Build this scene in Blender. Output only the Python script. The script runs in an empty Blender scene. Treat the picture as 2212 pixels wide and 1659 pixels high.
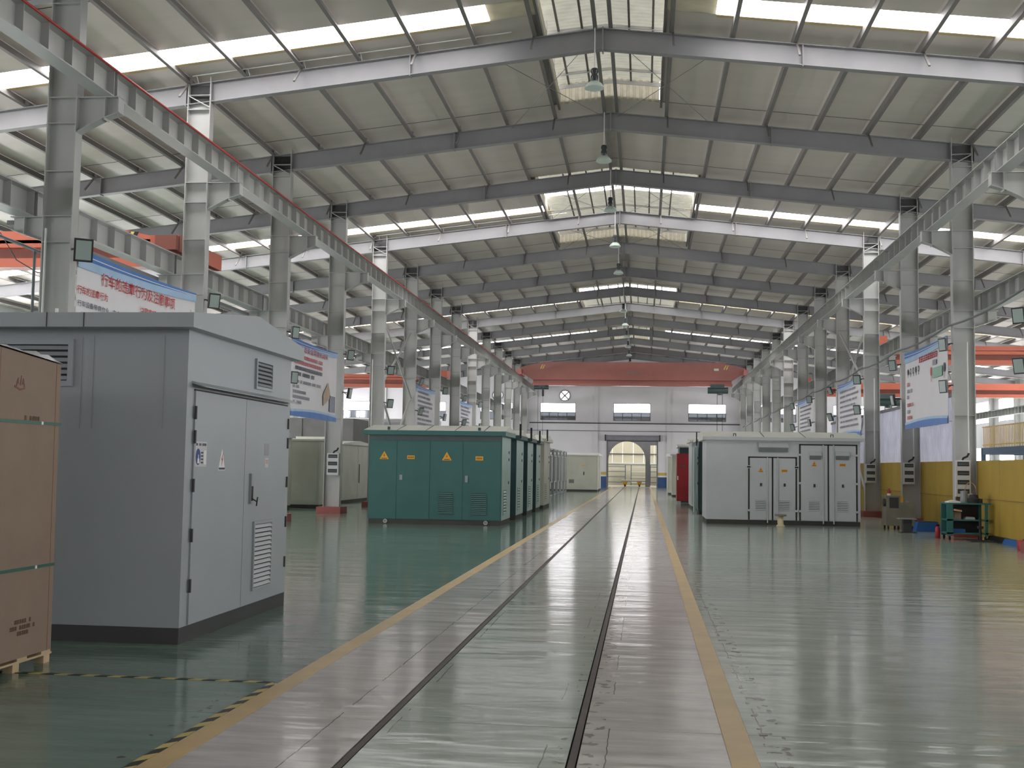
import bpy, math, random
from mathutils import Vector, Matrix
random.seed(7)
sc = bpy.context.scene
C = bpy.context.collection

# ------------------------------------------------------------------ camera
F_PX, YAW, PITCH, ROLL, CAM_H = 2463.26, 0.11577, 0.07193, 0.01559, 1.61891
cam_d = bpy.data.cameras.new('camera'); cam = bpy.data.objects.new('camera', cam_d); C.objects.link(cam)
cam_d.sensor_fit = 'HORIZONTAL'; cam_d.sensor_width = 36.0; cam_d.lens = F_PX / 2212 * 36.0
cam_d.clip_start = 0.05; cam_d.clip_end = 600
fw = Vector((-math.sin(YAW) * math.cos(PITCH), math.cos(YAW) * math.cos(PITCH), math.sin(PITCH)))
rt = Vector((math.cos(YAW), math.sin(YAW), 0)); up = rt.cross(fw)
r2 = rt * math.cos(ROLL) + up * math.sin(ROLL); u2 = -rt * math.sin(ROLL) + up * math.cos(ROLL)
M = Matrix(((r2.x, u2.x, -fw.x, 0), (r2.y, u2.y, -fw.y, 0), (r2.z, u2.z, -fw.z, CAM_H), (0, 0, 0, 1)))
cam.matrix_world = M
sc.camera = cam

# ------------------------------------------------------------------ world, exposure
SKY = 1.25            # overcast sky seen through windows and vents
SKYLIGHT = 8.0      # milky roof light sheets
DAYLIGHT = 10.5       # milky window panes
w = bpy.data.worlds.new('overcast_sky'); sc.world = w; w.use_nodes = True
bg = w.node_tree.nodes['Background']; bg.inputs[0].default_value = (0.93, 0.97, 1.0, 1); bg.inputs[1].default_value = SKY
sc.view_settings.view_transform = 'Standard'; sc.view_settings.look = 'None'
sc.view_settings.gamma = 1.0; sc.view_settings.use_curve_mapping = False
sc.view_settings.exposure = 0.5
sc.cycles.use_denoising = True
sc.cycles.max_bounces = 6; sc.cycles.diffuse_bounces = 4; sc.cycles.glossy_bounces = 3
sc.cycles.use_light_tree = False
sc.cycles.use_adaptive_sampling = True; sc.cycles.adaptive_threshold = 0.03
sc.cycles.transmission_bounces = 4; sc.cycles.transparent_max_bounces = 8
sc.cycles.caustics_reflective = False; sc.cycles.caustics_refractive = False
sc.cycles.sample_clamp_indirect = 6.0

# ------------------------------------------------------------------ helpers
def lin(c):
    return tuple(((v / 255) / 12.92 if v / 255 <= 0.04045 else ((v / 255 + 0.055) / 1.055) ** 2.4) for v in c)

MATS = {}
def mat(name, rgb, rough=0.5, metal=0.0, var=0.10, scale=2.5, bump=0.0, spec=0.5, coat=0.0, stretch=None):
    m = bpy.data.materials.new(name); m.use_nodes = True; MATS[name] = m
    nt = m.node_tree; b = nt.nodes['Principled BSDF']
    col = lin(rgb)
    b.inputs['Roughness'].default_value = rough; b.inputs['Metallic'].default_value = metal
    b.inputs['Specular IOR Level'].default_value = spec; b.inputs['Coat Weight'].default_value = coat
    g = nt.nodes.new('ShaderNodeNewGeometry')
    vec = g.outputs['Position']
    if stretch:
        mp = nt.nodes.new('ShaderNodeMapping'); mp.inputs['Scale'].default_value = stretch
        nt.links.new(vec, mp.inputs['Vector']); vec = mp.outputs['Vector']
    n = nt.nodes.new('ShaderNodeTexNoise'); n.inputs['Scale'].default_value = scale; n.inputs['Detail'].default_value = 4
    nt.links.new(vec, n.inputs['Vector'])
    r = nt.nodes.new('ShaderNodeValToRGB')
    r.color_ramp.elements[0].position = 0.25; r.color_ramp.elements[1].position = 0.75
    r.color_ramp.elements[0].color = tuple(v * (1 - var) for v in col) + (1,)
    r.color_ramp.elements[1].color = tuple(min(1, v * (1 + var)) for v in col) + (1,)
    nt.links.new(n.outputs['Fac'], r.inputs['Fac']); nt.links.new(r.outputs['Color'], b.inputs['Base Color'])
    if bump:
        bp = nt.nodes.new('ShaderNodeBump'); bp.inputs['Strength'].default_value = bump; bp.inputs['Distance'].default_value = 0.02
        nt.links.new(n.outputs['Fac'], bp.inputs['Height']); nt.links.new(bp.outputs['Normal'], b.inputs['Normal'])
    return m

def emis(name, rgb, strength):
    m = bpy.data.materials.new(name); m.use_nodes = True; MATS[name] = m
    b = m.node_tree.nodes['Principled BSDF']
    b.inputs['Base Color'].default_value = (0.8, 0.8, 0.78, 1); b.inputs['Roughness'].default_value = 0.4
    b.inputs['Emission Color'].default_value = rgb + (1,); b.inputs['Emission Strength'].default_value = strength
    return m

def sheet(name, rgb, trans=0.5, scale=6.0):
    """translucent fibreglass sheet: part scatters back, part lets daylight through"""
    m = bpy.data.materials.new(name); m.use_nodes = True; MATS[name] = m
    nt = m.node_tree; nt.nodes.remove(nt.nodes['Principled BSDF'])
    out = nt.nodes['Material Output']; col = lin(rgb)
    g = nt.nodes.new('ShaderNodeNewGeometry'); n = nt.nodes.new('ShaderNodeTexNoise'); n.inputs['Scale'].default_value = scale
    r = nt.nodes.new('ShaderNodeValToRGB')
    r.color_ramp.elements[0].color = tuple(v * 0.75 for v in col) + (1,); r.color_ramp.elements[1].color = tuple(min(1, v * 1.15) for v in col) + (1,)
    nt.links.new(g.outputs['Position'], n.inputs['Vector']); nt.links.new(n.outputs['Fac'], r.inputs['Fac'])
    d = nt.nodes.new('ShaderNodeBsdfDiffuse'); t = nt.nodes.new('ShaderNodeBsdfTranslucent'); mx = nt.nodes.new('ShaderNodeMixShader')
    mx.inputs[0].default_value = trans
    nt.links.new(r.outputs['Color'], d.inputs['Color']); nt.links.new(r.outputs['Color'], t.inputs['Color'])
    nt.links.new(d.outputs[0], mx.inputs[1]); nt.links.new(t.outputs[0], mx.inputs[2]); nt.links.new(mx.outputs[0], out.inputs['Surface'])
    return m

def glass(name, tint=(0.8, 0.85, 0.85), gloss=0.15):
    m = bpy.data.materials.new(name); m.use_nodes = True; MATS[name] = m
    nt = m.node_tree; nt.nodes.remove(nt.nodes['Principled BSDF']); out = nt.nodes['Material Output']
    t = nt.nodes.new('ShaderNodeBsdfTransparent'); t.inputs[0].default_value = tint + (1,)
    gl = nt.nodes.new('ShaderNodeBsdfGlossy'); gl.inputs['Roughness'].default_value = 0.05
    mx = nt.nodes.new('ShaderNodeMixShader'); mx.inputs[0].default_value = gloss
    nt.links.new(t.outputs[0], mx.inputs[1]); nt.links.new(gl.outputs[0], mx.inputs[2]); nt.links.new(mx.outputs[0], out.inputs['Surface'])
    return m

class MB:
    """collects shapes given in world coordinates; build() stores them relative to the thing's own origin"""
    def __init__(s, o=(0, 0, 0)): s.v = []; s.f = []; s.o = Vector(o)
    def add(s, vs, fs):
        k = len(s.v); s.v += [tuple(Vector(p) - s.o) for p in vs]; s.f += [tuple(i + k for i in f) for f in fs]; return s
    def box(s, x0, x1, y0, y1, z0, z1):
        vs = [(x0, y0, z0), (x1, y0, z0), (x1, y1, z0), (x0, y1, z0), (x0, y0, z1), (x1, y0, z1), (x1, y1, z1), (x0, y1, z1)]
        return s.add(vs, [(0, 3, 2, 1), (4, 5, 6, 7), (0, 1, 5, 4), (1, 2, 6, 5), (2, 3, 7, 6), (3, 0, 4, 7)])
    def prism(s, poly, axis, a, b):
        """poly: x -> (y,z), y -> (x,z), z -> (x,y)"""
        def p3(p, t): return {'x': (t, p[0], p[1]), 'y': (p[0], t, p[1]), 'z': (p[0], p[1], t)}[axis]
        n = len(poly); vs = [p3(p, a) for p in poly] + [p3(p, b) for p in poly]
        fs = [tuple(range(n))[::-1], tuple(range(n, 2 * n))] + [(i, (i + 1) % n, n + (i + 1) % n, n + i) for i in range(n)]
        return s.add(vs, fs)
    def cyl(s, p0, p1, r, n=10, r1=None, cap=True):
        p0 = Vector(p0); p1 = Vector(p1); d = (p1 - p0).normalized(); r1 = r if r1 is None else r1
        a = d.orthogonal().normalized(); b = d.cross(a)
        vs = []
        for q, rr in ((p0, r), (p1, r1)):
            for i in range(n):
                t = 2 * math.pi * i / n; vs.append(q + a * (rr * math.cos(t)) + b * (rr * math.sin(t)))
        fs = [(i, (i + 1) % n, n + (i + 1) % n, n + i) for i in range(n)]
        if cap: fs += [tuple(range(n))[::-1], tuple(range(n, 2 * n))]
        return s.add(vs, fs)
    def tube(s, pts, r, n=6):
        pts = [Vector(p) for p in pts]; rings = []
        for i, p in enumerate(pts):
            d = (pts[min(i + 1, len(pts) - 1)] - pts[max(i - 1, 0)]).normalized()
            a = d.cross(Vector((0, 0, 1)));
            if a.length < 0.01: a = d.cross(Vector((1, 0, 0)))
            a.normalize(); b = d.cross(a)
            rings.append([p + a * (r * math.cos(2 * math.pi * k / n)) + b * (r * math.sin(2 * math.pi * k / n)) for k in range(n)])
        vs = [q for rg in rings for q in rg]; fs = []
        for i in range(len(rings) - 1):
            for k in range(n): fs.append((i * n + k, i * n + (k + 1) % n, (i + 1) * n + (k + 1) % n, (i + 1) * n + k))
        fs += [tuple(range(n))[::-1], tuple(range((len(rings) - 1) * n, len(rings) * n))]
        return s.add(vs, fs)
    def lathe(s, prof, c, n=20):
        vs = []; fs = []
        for (r, z) in prof:
            for k in range(n): vs.append((c[0] + r * math.cos(2 * math.pi * k / n), c[1] + r * math.sin(2 * math.pi * k / n), c[2] + z))
        for i in range(len(prof) - 1):
            for k in range(n): fs.append((i * n + k, i * n + (k + 1) % n, (i + 1) * n + (k + 1) % n, (i + 1) * n + k))
        return s.add(vs, fs)
    def obox(s, c, ex, ey, ez):
        """box from a centre and three half-axis vectors"""
        c = Vector(c); ex = Vector(ex); ey = Vector(ey); ez = Vector(ez)
        vs = [c + ex * a + ey * b + ez * d for d in (-1, 1) for a, b in ((-1, -1), (1, -1), (1, 1), (-1, 1))]
        return s.add(vs, [(0, 3, 2, 1), (4, 5, 6, 7), (0, 1, 5, 4), (1, 2, 6, 5), (2, 3, 7, 6), (3, 0, 4, 7)])
    def mesh(s, name, m, smooth=False):
        me = bpy.data.meshes.new(name); me.from_pydata(s.v, [], s.f); me.materials.append(MATS[m] if isinstance(m, str) else m)
        if smooth: me.polygons.foreach_set('use_smooth', [True] * len(me.polygons))
        me.update(); return me
    def build(s, name, m, parent=None, smooth=False, label=None):
        o = bpy.data.objects.new(name, s.mesh(name, m, smooth)); C.objects.link(o)
        if parent is not None: o.parent = parent
        else: o.location = s.o
        if label: o['label'] = label
        return o

def tag(o, label, cat, group=None, kind=None):
    if label: o['label'] = label
    if cat: o['category'] = cat
    if group: o['group'] = group
    if kind: o['kind'] = kind
    return o
def thing(name, loc, label, cat, group=None):
    o = bpy.data.objects.new(name, None); C.objects.link(o); o.location = loc; o.empty_display_size = 0.2
    return tag(o, label, cat, group)
def inst(src, parent=None, loc=(0, 0, 0)):
    c = src.copy(); C.objects.link(c); c.parent = parent; c.location = loc; return c
def copy_tree(o, loc=None, parent=None, label=None):
    c = o.copy(); C.objects.link(c); c.parent = parent
    if loc is not None: c.location = loc
    if label: c['label'] = label
    for ch in list(o.children): copy_tree(ch, None, c)
    return c
def struct(o): o['kind'] = 'structure'; return o
ORD = ['first', 'second', 'third', 'fourth', 'fifth', 'sixth', 'seventh', 'eighth', 'ninth', 'tenth', 'eleventh', 'twelfth', 'thirteenth', 'fourteenth', 'fifteenth', 'sixteenth']

AX = {'-y': (Vector((1, 0, 0)), Vector((0, -1, 0))), '+x': (Vector((0, 1, 0)), Vector((1, 0, 0))), '-x': (Vector((0, -1, 0)), Vector((-1, 0, 0)))}
def text(body, name, m, parent, face, d, u0, u1, v0, v1, o, label=None, bold=0.007):
    """lettering stretched into the rectangle u0..u1 (along the face) by v0..v1 (height), lying on the face at depth d"""
    cu = bpy.data.curves.new('lettering', 'FONT'); cu.body = body; cu.size = 1; cu.resolution_u = 2; cu.offset = bold
    t = bpy.data.objects.new('lettering_tmp', cu); C.objects.link(t)
    dg = bpy.context.evaluated_depsgraph_get(); me = bpy.data.meshes.new_from_object(t.evaluated_get(dg))
    bpy.data.objects.remove(t); bpy.data.curves.remove(cu)
    vs = [v.co.copy() for v in me.vertices]
    if not vs: return None
    x0 = min(v.x for v in vs); x1 = max(v.x for v in vs); y0 = min(v.y for v in vs); y1 = max(v.y for v in vs)
    ux, nr = AX[face]; o = Vector(o)
    for v, mv in zip(vs, me.vertices):
        u = u0 + (v.x - x0) / (x1 - x0) * (u1 - u0); z = v0 + (v.y - y0) / (y1 - y0) * (v1 - v0)
        p = (Vector((u, d, z)) if face == '-y' else Vector((d, u, z)))
        mv.co = p - o
    me.materials.clear(); me.materials.append(MATS[m]); me.name = name
    ob = bpy.data.objects.new(name, me); C.objects.link(ob); ob.parent = parent
    if label: ob['label'] = label
    return ob
def rows(mb, face, d, u0, u1, v0, v1, gap=0.25, n=None):
    """a row of character-sized print too small to read"""
    h = v1 - v0; s = 1 if u1 > u0 else -1; u = u0
    while (u1 - u) * s > h * 0.5:
        wd = h * random.choice((0.7, 0.8, 0.9))
        a, b = sorted((u, u + s * wd)); q = random.random()
        if q > 0.08:
            for k in range(3):
                z0 = v0 + h * (k + 0.1 * random.random()) / 3; z1 = z0 + h * 0.2
                if face == '-y': mb.box(a, b, d - 0.002, d + 0.001, z0, z1)
                else: mb.box(d - 0.002, d + 0.002, a, b, z0, z1)
            mid = (a + b) / 2 + (random.random() - 0.5) * wd * 0.4
            if face == '-y': mb.box(mid - h * 0.07, mid + h * 0.07, d - 0.002, d + 0.001, v0, v1)
            else: mb.box(d - 0.002, d + 0.002, mid - h * 0.07, mid + h * 0.07, v0, v1)
        u += s * (wd + h * gap)
    return mb

# ------------------------------------------------------------------ materials
mat('steel_grey', (180, 180, 178), 0.42, var=0.07, scale=1.2)
mat('rafter_grey', (142, 141, 144), 0.45, var=0.06)
mat('purlin_grey', (120, 116, 114), 0.55, var=0.08)
mat('roof_white', (228, 218, 210), 0.42, var=0.05, scale=1.0, stretch=(0.3, 2.0, 1))
mat('wall_paint', (232, 229, 234), 0.7, var=0.04, scale=0.6)
mat('wall_aisle', (220, 220, 222), 0.7, var=0.05, scale=0.6)
mat('pilaster_white', (222, 220, 222), 0.6, var=0.03)
mat('blue_dado', (52, 84, 130), 0.6)
mat('yellow_band', (206, 180, 96), 0.6)
mat('red_conductor', (178, 44, 40), 0.45)
mat('rail_steel', (72, 56, 48), 0.5, metal=0.2, var=0.3, scale=9)
mat('groove_dark', (44, 38, 34), 0.8)
mat('plinth_red', (150, 82, 76), 0.6, var=0.15)
mat('crane_orange', (196, 106, 82), 0.42, var=0.06)
mat('crane_dark', (142, 84, 72), 0.5)
mat('crane_red', (172, 110, 102), 0.36, var=0.05)
mat('hoist_green', (66, 84, 84), 0.5)
mat('white_mark', (238, 236, 226), 0.5, var=0.02)
mat('yellow_mark', (240, 220, 120), 0.5, var=0.02)
mat('black', (24, 24, 26), 0.5, var=0.1)
mat('dark_grey', (58, 58, 60), 0.6, var=0.15)
mat('louver_dark', (40, 42, 44), 0.7)
mat('cab_grey', (158, 164, 168), 0.4, var=0.03, scale=1.5)
mat('cab_grey_base', (62, 64, 64), 0.6)
mat('cab_green', (60, 104, 101), 0.4, var=0.06)
mat('cab_green_dark', (50, 76, 80), 0.5)
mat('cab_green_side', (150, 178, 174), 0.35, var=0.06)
mat('cab_roof_pale', (206, 208, 198), 0.5, var=0.05)
mat('cab_band', (92, 100, 102), 0.6)
mat('cab_white', (196, 200, 204), 0.45, var=0.03)
mat('cab_cream', (190, 190, 178), 0.5, var=0.08, scale=1.5)
mat('cab_base', (66, 64, 62), 0.7)
mat('cab_red', (166, 44, 52), 0.45)
mat('vent_grey', (138, 142, 146), 0.6)
mat('gasket', (58, 52, 50), 0.8)
mat('handle_grey', (150, 158, 160), 0.35, metal=0.3)
mat('sign_yellow', (232, 172, 52), 0.55, var=0.04)
mat('sign_ink', (120, 66, 30), 0.6)
mat('sign_white', (226, 226, 226), 0.5, var=0.02)
mat('sign_red', (178, 40, 40), 0.5, var=0.04)
mat('sign_blue', (36, 62, 130), 0.5)
mat('paper_grey', (196, 196, 198), 0.6)
mat('paper_smoke', (140, 140, 144), 0.4)
mat('print_dark', (70, 72, 84), 0.7)
mat('carton', (138, 120, 105), 0.85, var=0.06, scale=4)
mat('carton_edge', (140, 110, 86), 0.85)
mat('carton_print', (96, 76, 62), 0.85)
mat('carton_logo', (122, 88, 78), 0.85)
mat('strap_green', (44, 92, 80), 0.4)
mat('clip_white', (236, 238, 236), 0.3)
mat('wrap', (226, 228, 230), 0.25, var=0.05)
mat('pallet_wood', (186, 164, 132), 0.8, var=0.15, scale=6)
mat('banner_white', (226, 224, 228), 0.55, var=0.03, scale=1.2)
mat('banner_blue', (72, 124, 196), 0.5)
mat('banner_navy', (66, 70, 110), 0.5)
mat('banner_pale', (168, 198, 228), 0.5)
mat('banner_red', (186, 36, 48), 0.55)
mat('banner_ink', (70, 72, 92), 0.6)
mat('banner_ink_pale', (150, 150, 166), 0.6)
mat('banner_pink', (206, 100, 108), 0.6)
mat('banner_green', (150, 188, 170), 0.6)
mat('banner_tan', (190, 168, 150), 0.6)
mat('floodlight_black', (34, 34, 36), 0.45)
mat('pale_pipe', (214, 216, 212), 0.5)
mat('lens', (160, 174, 170), 0.25, var=0.03)
mat('lamp_glass', (186, 200, 192), 0.3, var=0.04)
mat('lamp_body', (70, 72, 76), 0.35, metal=0.5)
mat('conduit', (214, 216, 212), 0.5)
mat('box_white', (206, 206, 206), 0.5)
mat('cable_black', (28, 28, 30), 0.6)
mat('cable_grey', (120, 120, 122), 0.6)
mat('partition_yellow', (176, 148, 62), 0.6, var=0.14, scale=1.3, stretch=(1, 1, 0.35))
mat('bench_teal', (52, 110, 108), 0.5)
mat('bench_dark', (48, 46, 48), 0.7)
mat('cart_grey', (124, 120, 106), 0.6, var=0.2)
mat('blue_plastic', (38, 92, 158), 0.5)
mat('navy_bag', (40, 44, 56), 0.7)
mat('sponge_tan', (196, 160, 120), 0.8)
mat('mezz_blue', (62, 92, 120), 0.5)
mat('rail_yellow', (204, 164, 60), 0.5)
mat('silver', (190, 192, 204), 0.3, metal=0.3, var=0.1)
mat('container_grey', (120, 118, 118), 0.6)
mat('beige_wall', (222, 212, 182), 0.7, var=0.04)
mat('beyond_dark', (96, 94, 92), 0.7)
mat('shutter', (150, 150, 160), 0.4, metal=0.2)
mat('window_frame', (92, 92, 100), 0.5)
mat('cart_yellow', (232, 176, 44), 0.5)
mat('cart_deck', (170, 166, 156), 0.7)
mat('stool_cream', (214, 200, 164), 0.6)
mat('mesh_rack', (150, 154, 156), 0.4, metal=0.3)
mat('gravel', (180, 172, 150), 0.9)
mat('line_yellow', (212, 182, 126), 0.35, var=0.10, scale=3)
mat('joint_dark', (40, 42, 40), 0.8)
mat('soffit_cream', (214, 192, 150), 0.6)
emis('skylight_sheet', (1.0, 0.985, 0.98), SKYLIGHT)
sheet('vent_sheet', (204, 199, 184), 0.5, 3.0)
sheet('gable_sheet', (200, 192, 174), 0.55, 9.0)
sheet('pvc_curtain', (200, 200, 216), 0.5, 2.0)
emis('window_milky', (1.0, 0.985, 1.0), DAYLIGHT); emis('window_milky_front', (1.0, 0.98, 1.0), DAYLIGHT * 0.22); emis('window_milky_end', (1.0, 0.98, 1.0), DAYLIGHT * 0.8); glass('window_glass'); glass('window_glass_dark', (0.45, 0.47, 0.5), 0.25)

def floor_mat(name, rgb, rgb2, rough, cracks=(), chips=()):
    """epoxy paint over concrete: slow tone drift, waviness, and worn specks along given lines"""
    m = bpy.data.materials.new(name); m.use_nodes = True; MATS[name] = m
    nt = m.node_tree; L = nt.links; b = nt.nodes['Principled BSDF']
    g = nt.nodes.new('ShaderNodeNewGeometry')
    n1 = nt.nodes.new('ShaderNodeTexNoise'); n1.inputs['Scale'].default_value = 0.55; n1.inputs['Detail'].default_value = 6; n1.inputs['Roughness'].default_value = 0.62
    mp = nt.nodes.new('ShaderNodeMapping'); mp.inputs['Scale'].default_value = (0.5, 1.0, 1.0)
    L.new(g.outputs['Position'], mp.inputs['Vector']); L.new(mp.outputs['Vector'], n1.inputs['Vector'])
    r = nt.nodes.new('ShaderNodeValToRGB'); r.color_ramp.elements[0].position = 0.3; r.color_ramp.elements[1].position = 0.72
    r.color_ramp.elements[0].color = lin(rgb) + (1,); r.color_ramp.elements[1].color = lin(rgb2) + (1,)
    L.new(n1.outputs['Fac'], r.inputs['Fac']); col = r.outputs['Color']
    sep = nt.nodes.new('ShaderNodeSeparateXYZ'); L.new(g.outputs['Position'], sep.inputs[0])
    n3 = nt.nodes.new('ShaderNodeTexNoise'); n3.inputs['Scale'].default_value = 5.0; n3.inputs['Detail'].default_value = 5
    L.new(g.outputs['Position'], n3.inputs['Vector'])
    n4 = nt.nodes.new('ShaderNodeTexNoise'); n4.inputs['Scale'].default_value = 1.1; n4.inputs['Detail'].default_value = 3
    L.new(g.outputs['Position'], n4.inputs['Vector'])
    def math_(op, a, bb=None):
        q = nt.nodes.new('ShaderNodeMath'); q.operation = op
        for i, x in enumerate((a, bb)):
            if x is None: continue
            if isinstance(x, (int, float)): q.inputs[i].default_value = x
            else: L.new(x, q.inputs[i])
        return q.outputs[0]
    for (x0, amp, wid, thr, dark) in cracks:
        off = math_('MULTIPLY', math_('SUBTRACT', n3.outputs['Fac'], 0.5), amp)
        dist = math_('ABSOLUTE', math_('ADD', math_('SUBTRACT', sep.outputs[0], x0), off))
        on = math_('MULTIPLY', math_('LESS_THAN', dist, wid), math_('GREATER_THAN', n4.outputs['Fac'], thr))
        mx = nt.nodes.new('ShaderNodeMix'); mx.data_type = 'RGBA'
        L.new(on, mx.inputs['Factor']); L.new(col, mx.inputs['A']); mx.inputs['B'].default_value = lin(dark) + (1,)
        col = mx.outputs['Result']
    n6 = nt.nodes.new('ShaderNodeTexNoise'); n6.inputs['Scale'].default_value = 9.0; n6.inputs['Detail'].default_value = 2
    L.new(g.outputs['Position'], n6.inputs['Vector'])
    for (x0, hw, thr, dark) in chips:
        near = math_('LESS_THAN', math_('ABSOLUTE', math_('SUBTRACT', sep.outputs[0], x0)), hw)
        on = math_('MULTIPLY', near, math_('GREATER_THAN', n6.outputs['Fac'], thr))
        mx = nt.nodes.new('ShaderNodeMix'); mx.data_type = 'RGBA'
        L.new(on, mx.inputs['Factor']); L.new(col, mx.inputs['A']); mx.inputs['B'].default_value = lin(dark) + (1,)
        col = mx.outputs['Result']
    # scuffs drawn out across the hall
    mp5 = nt.nodes.new('ShaderNodeMapping'); mp5.inputs['Scale'].default_value = (1.3, 6.5, 1.0); L.new(g.outputs['Position'], mp5.inputs['Vector'])
    n5 = nt.nodes.new('ShaderNodeTexNoise'); n5.inputs['Scale'].default_value = 1.0; n5.inputs['Detail'].default_value = 6; n5.inputs['Roughness'].default_value = 0.65
    L.new(mp5.outputs['Vector'], n5.inputs['Vector'])
    sf = nt.nodes.new('ShaderNodeMapRange'); sf.inputs['From Min'].default_value = 0.3; sf.inputs['From Max'].default_value = 0.7; sf.inputs['To Min'].default_value = 0.84; sf.inputs['To Max'].default_value = 1.14
    L.new(n5.outputs['Fac'], sf.inputs['Value'])
    vm = nt.nodes.new('ShaderNodeVectorMath'); vm.operation = 'SCALE'; L.new(col, vm.inputs[0]); L.new(sf.outputs['Result'], vm.inputs['Scale'])
    L.new(vm.outputs['Vector'], b.inputs['Base Color'])
    # waviness of the poured coat
    mp2 = nt.nodes.new('ShaderNodeMapping'); mp2.inputs['Scale'].default_value = (0.7, 2.6, 1.0)
    L.new(g.outputs['Position'], mp2.inputs['Vector'])
    n2 = nt.nodes.new('ShaderNodeTexNoise'); n2.inputs['Scale'].default_value = 0.9; n2.inputs['Detail'].default_value = 3; n2.inputs['Roughness'].default_value = 0.5
    L.new(mp2.outputs['Vector'], n2.inputs['Vector'])
    bp = nt.nodes.new('ShaderNodeBump'); bp.inputs['Strength'].default_value = 0.36; bp.inputs['Distance'].default_value = 0.03
    bp2 = nt.nodes.new('ShaderNodeBump'); bp2.inputs['Strength'].default_value = 0.16; bp2.inputs['Distance'].default_value = 0.012
    L.new(n5.outputs['Fac'], bp2.inputs['Height'])
    L.new(n2.outputs['Fac'], bp.inputs['Height']); L.new(bp2.outputs['Normal'], bp.inputs['Normal']); L.new(bp.outputs['Normal'], b.inputs['Normal'])
    rr = nt.nodes.new('ShaderNodeMapRange'); rr.inputs['To Min'].default_value = rough * 0.5; rr.inputs['To Max'].default_value = rough * 2.0
    L.new(n5.outputs['Fac'], rr.inputs['Value']); L.new(rr.outputs['Result'], b.inputs['Roughness'])
    b.inputs['Specular IOR Level'].default_value = 0.55
    return m
floor_mat('floor_green', (102, 130, 117), (138, 156, 145), 0.085, chips=[(-2.80, 0.10, 0.66, (74, 76, 68))])
floor_mat('floor_pale', (148, 163, 151), (180, 188, 177), 0.10, cracks=[(0.74, 0.04, 0.004, 0.46, (82, 78, 70))], chips=[(0.79, 0.075, 0.60, (64, 58, 52))])  # right nave: paler from wear, with reflected brightness mixed into the colour
floor_mat('floor_lane', (190, 184, 183), (212, 206, 204), 0.11, cracks=[(-1.93, 0.03, 0.004, 0.42, (54, 50, 48)), (-0.20, 0.03, 0.0035, 0.48, (70, 64, 60))], chips=[(-0.29, 0.06, 0.60, (136, 130, 126))])
floor_mat('floor_track', (142, 162, 151), (172, 185, 175), 0.10, cracks=[(-0.55, 0.03, 0.004, 0.52, (74, 72, 66)), (-1.53, 0.03, 0.004, 0.55, (74, 72, 66))], chips=[(-0.45, 0.03, 0.62, (92, 90, 82))])

m = bpy.data.materials.new('hazard_stripe'); m.use_nodes = True; MATS['hazard_stripe'] = m
nt = m.node_tree; g = nt.nodes.new('ShaderNodeNewGeometry'); mp = nt.nodes.new('ShaderNodeMapping'); mp.inputs['Rotation'].default_value = (0, 0, math.radians(38))
wv = nt.nodes.new('ShaderNodeTexWave'); wv.inputs['Scale'].default_value = 1.9; cr = nt.nodes.new('ShaderNodeValToRGB'); cr.color_ramp.interpolation = 'CONSTANT'
cr.color_ramp.elements[0].color = lin((40, 42, 40)) + (1,); cr.color_ramp.elements[1].position = 0.5; cr.color_ramp.elements[1].color = lin((206, 190, 120)) + (1,)
nt.links.new(g.outputs['Position'], mp.inputs['Vector']); nt.links.new(mp.outputs['Vector'], wv.inputs['Vector']); nt.links.new(wv.outputs['Fac'], cr.inputs['Fac'])
nt.links.new(cr.outputs['Color'], nt.nodes['Principled BSDF'].inputs['Base Color'])

# ------------------------------------------------------------------ geometry constants (metres)
XA = -0.96                     # ridge line
Y1, BAY = 24.585, 6.0
def FY(k): return Y1 + BAY * (k - 1)
YF, YB = -11.4, 97.0           # wall behind the camera, far end wall
XL_, XR_ = -28.4, 26.5         # outer walls of the side aisles
SL = 0.112                     # roof slope
ZR = 11.47                     # underside of the sheets at the ridge
def zroof(x): return ZR - SL * abs(x - XA)
KF = range(0, 14)             # frames built

# ------------------------------------------------------------------ floor
floor = MB().box(XL_, XR_, YF, YB, -0.30, -0.035).build('floor', 'joint_dark'); struct(floor)
ys = [YF] + [FY(k) + 0.65 for k in range(-4, 14)]; ys = [y for y in ys if y < YB] + [YB]
ys = sorted(set(round(y, 3) for y in ys))
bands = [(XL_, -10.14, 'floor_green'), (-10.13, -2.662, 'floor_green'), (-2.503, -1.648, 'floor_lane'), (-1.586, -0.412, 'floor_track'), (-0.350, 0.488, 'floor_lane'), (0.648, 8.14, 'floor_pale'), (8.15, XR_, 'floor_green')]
for (x0, x1, m) in bands:
    for a, b in zip(ys[:-1], ys[1:]):
        if b - a < 1: continue
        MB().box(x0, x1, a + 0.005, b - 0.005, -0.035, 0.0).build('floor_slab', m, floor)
MB().box(-2.660, -2.505, YF, YB, -0.034, 0.0015).build('yellow_line', 'line_yellow', floor)
MB().box(0.490, 0.646, YF, YB, -0.034, 0.0015).build('yellow_line', 'line_yellow', floor)
for x, lab in ((-1.617, 'dark steel rail sunk in the floor on the side of the green cabinets'), (-0.381, 'dark steel rail sunk in the floor on the side of the white cabinet')):
    t = thing('floor_rail', (x, 0, -0.03), lab, 'rail', 'rails of the floor track')
    MB((x, 0, -0.03)).box(x - 0.021, x + 0.021, YF, 104, -0.034, -0.003).build('rail_head', 'rail_steel', t)
    MB((x, 0, -0.03)).box(x - 0.030, x - 0.022, YF, YB, -0.0345, -0.022).build('groove', 'groove_dark', t)
    MB((x, 0, -0.03)).box(x + 0.022, x + 0.030, YF, YB, -0.0345, -0.022).build('groove', 'groove_dark', t)
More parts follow.
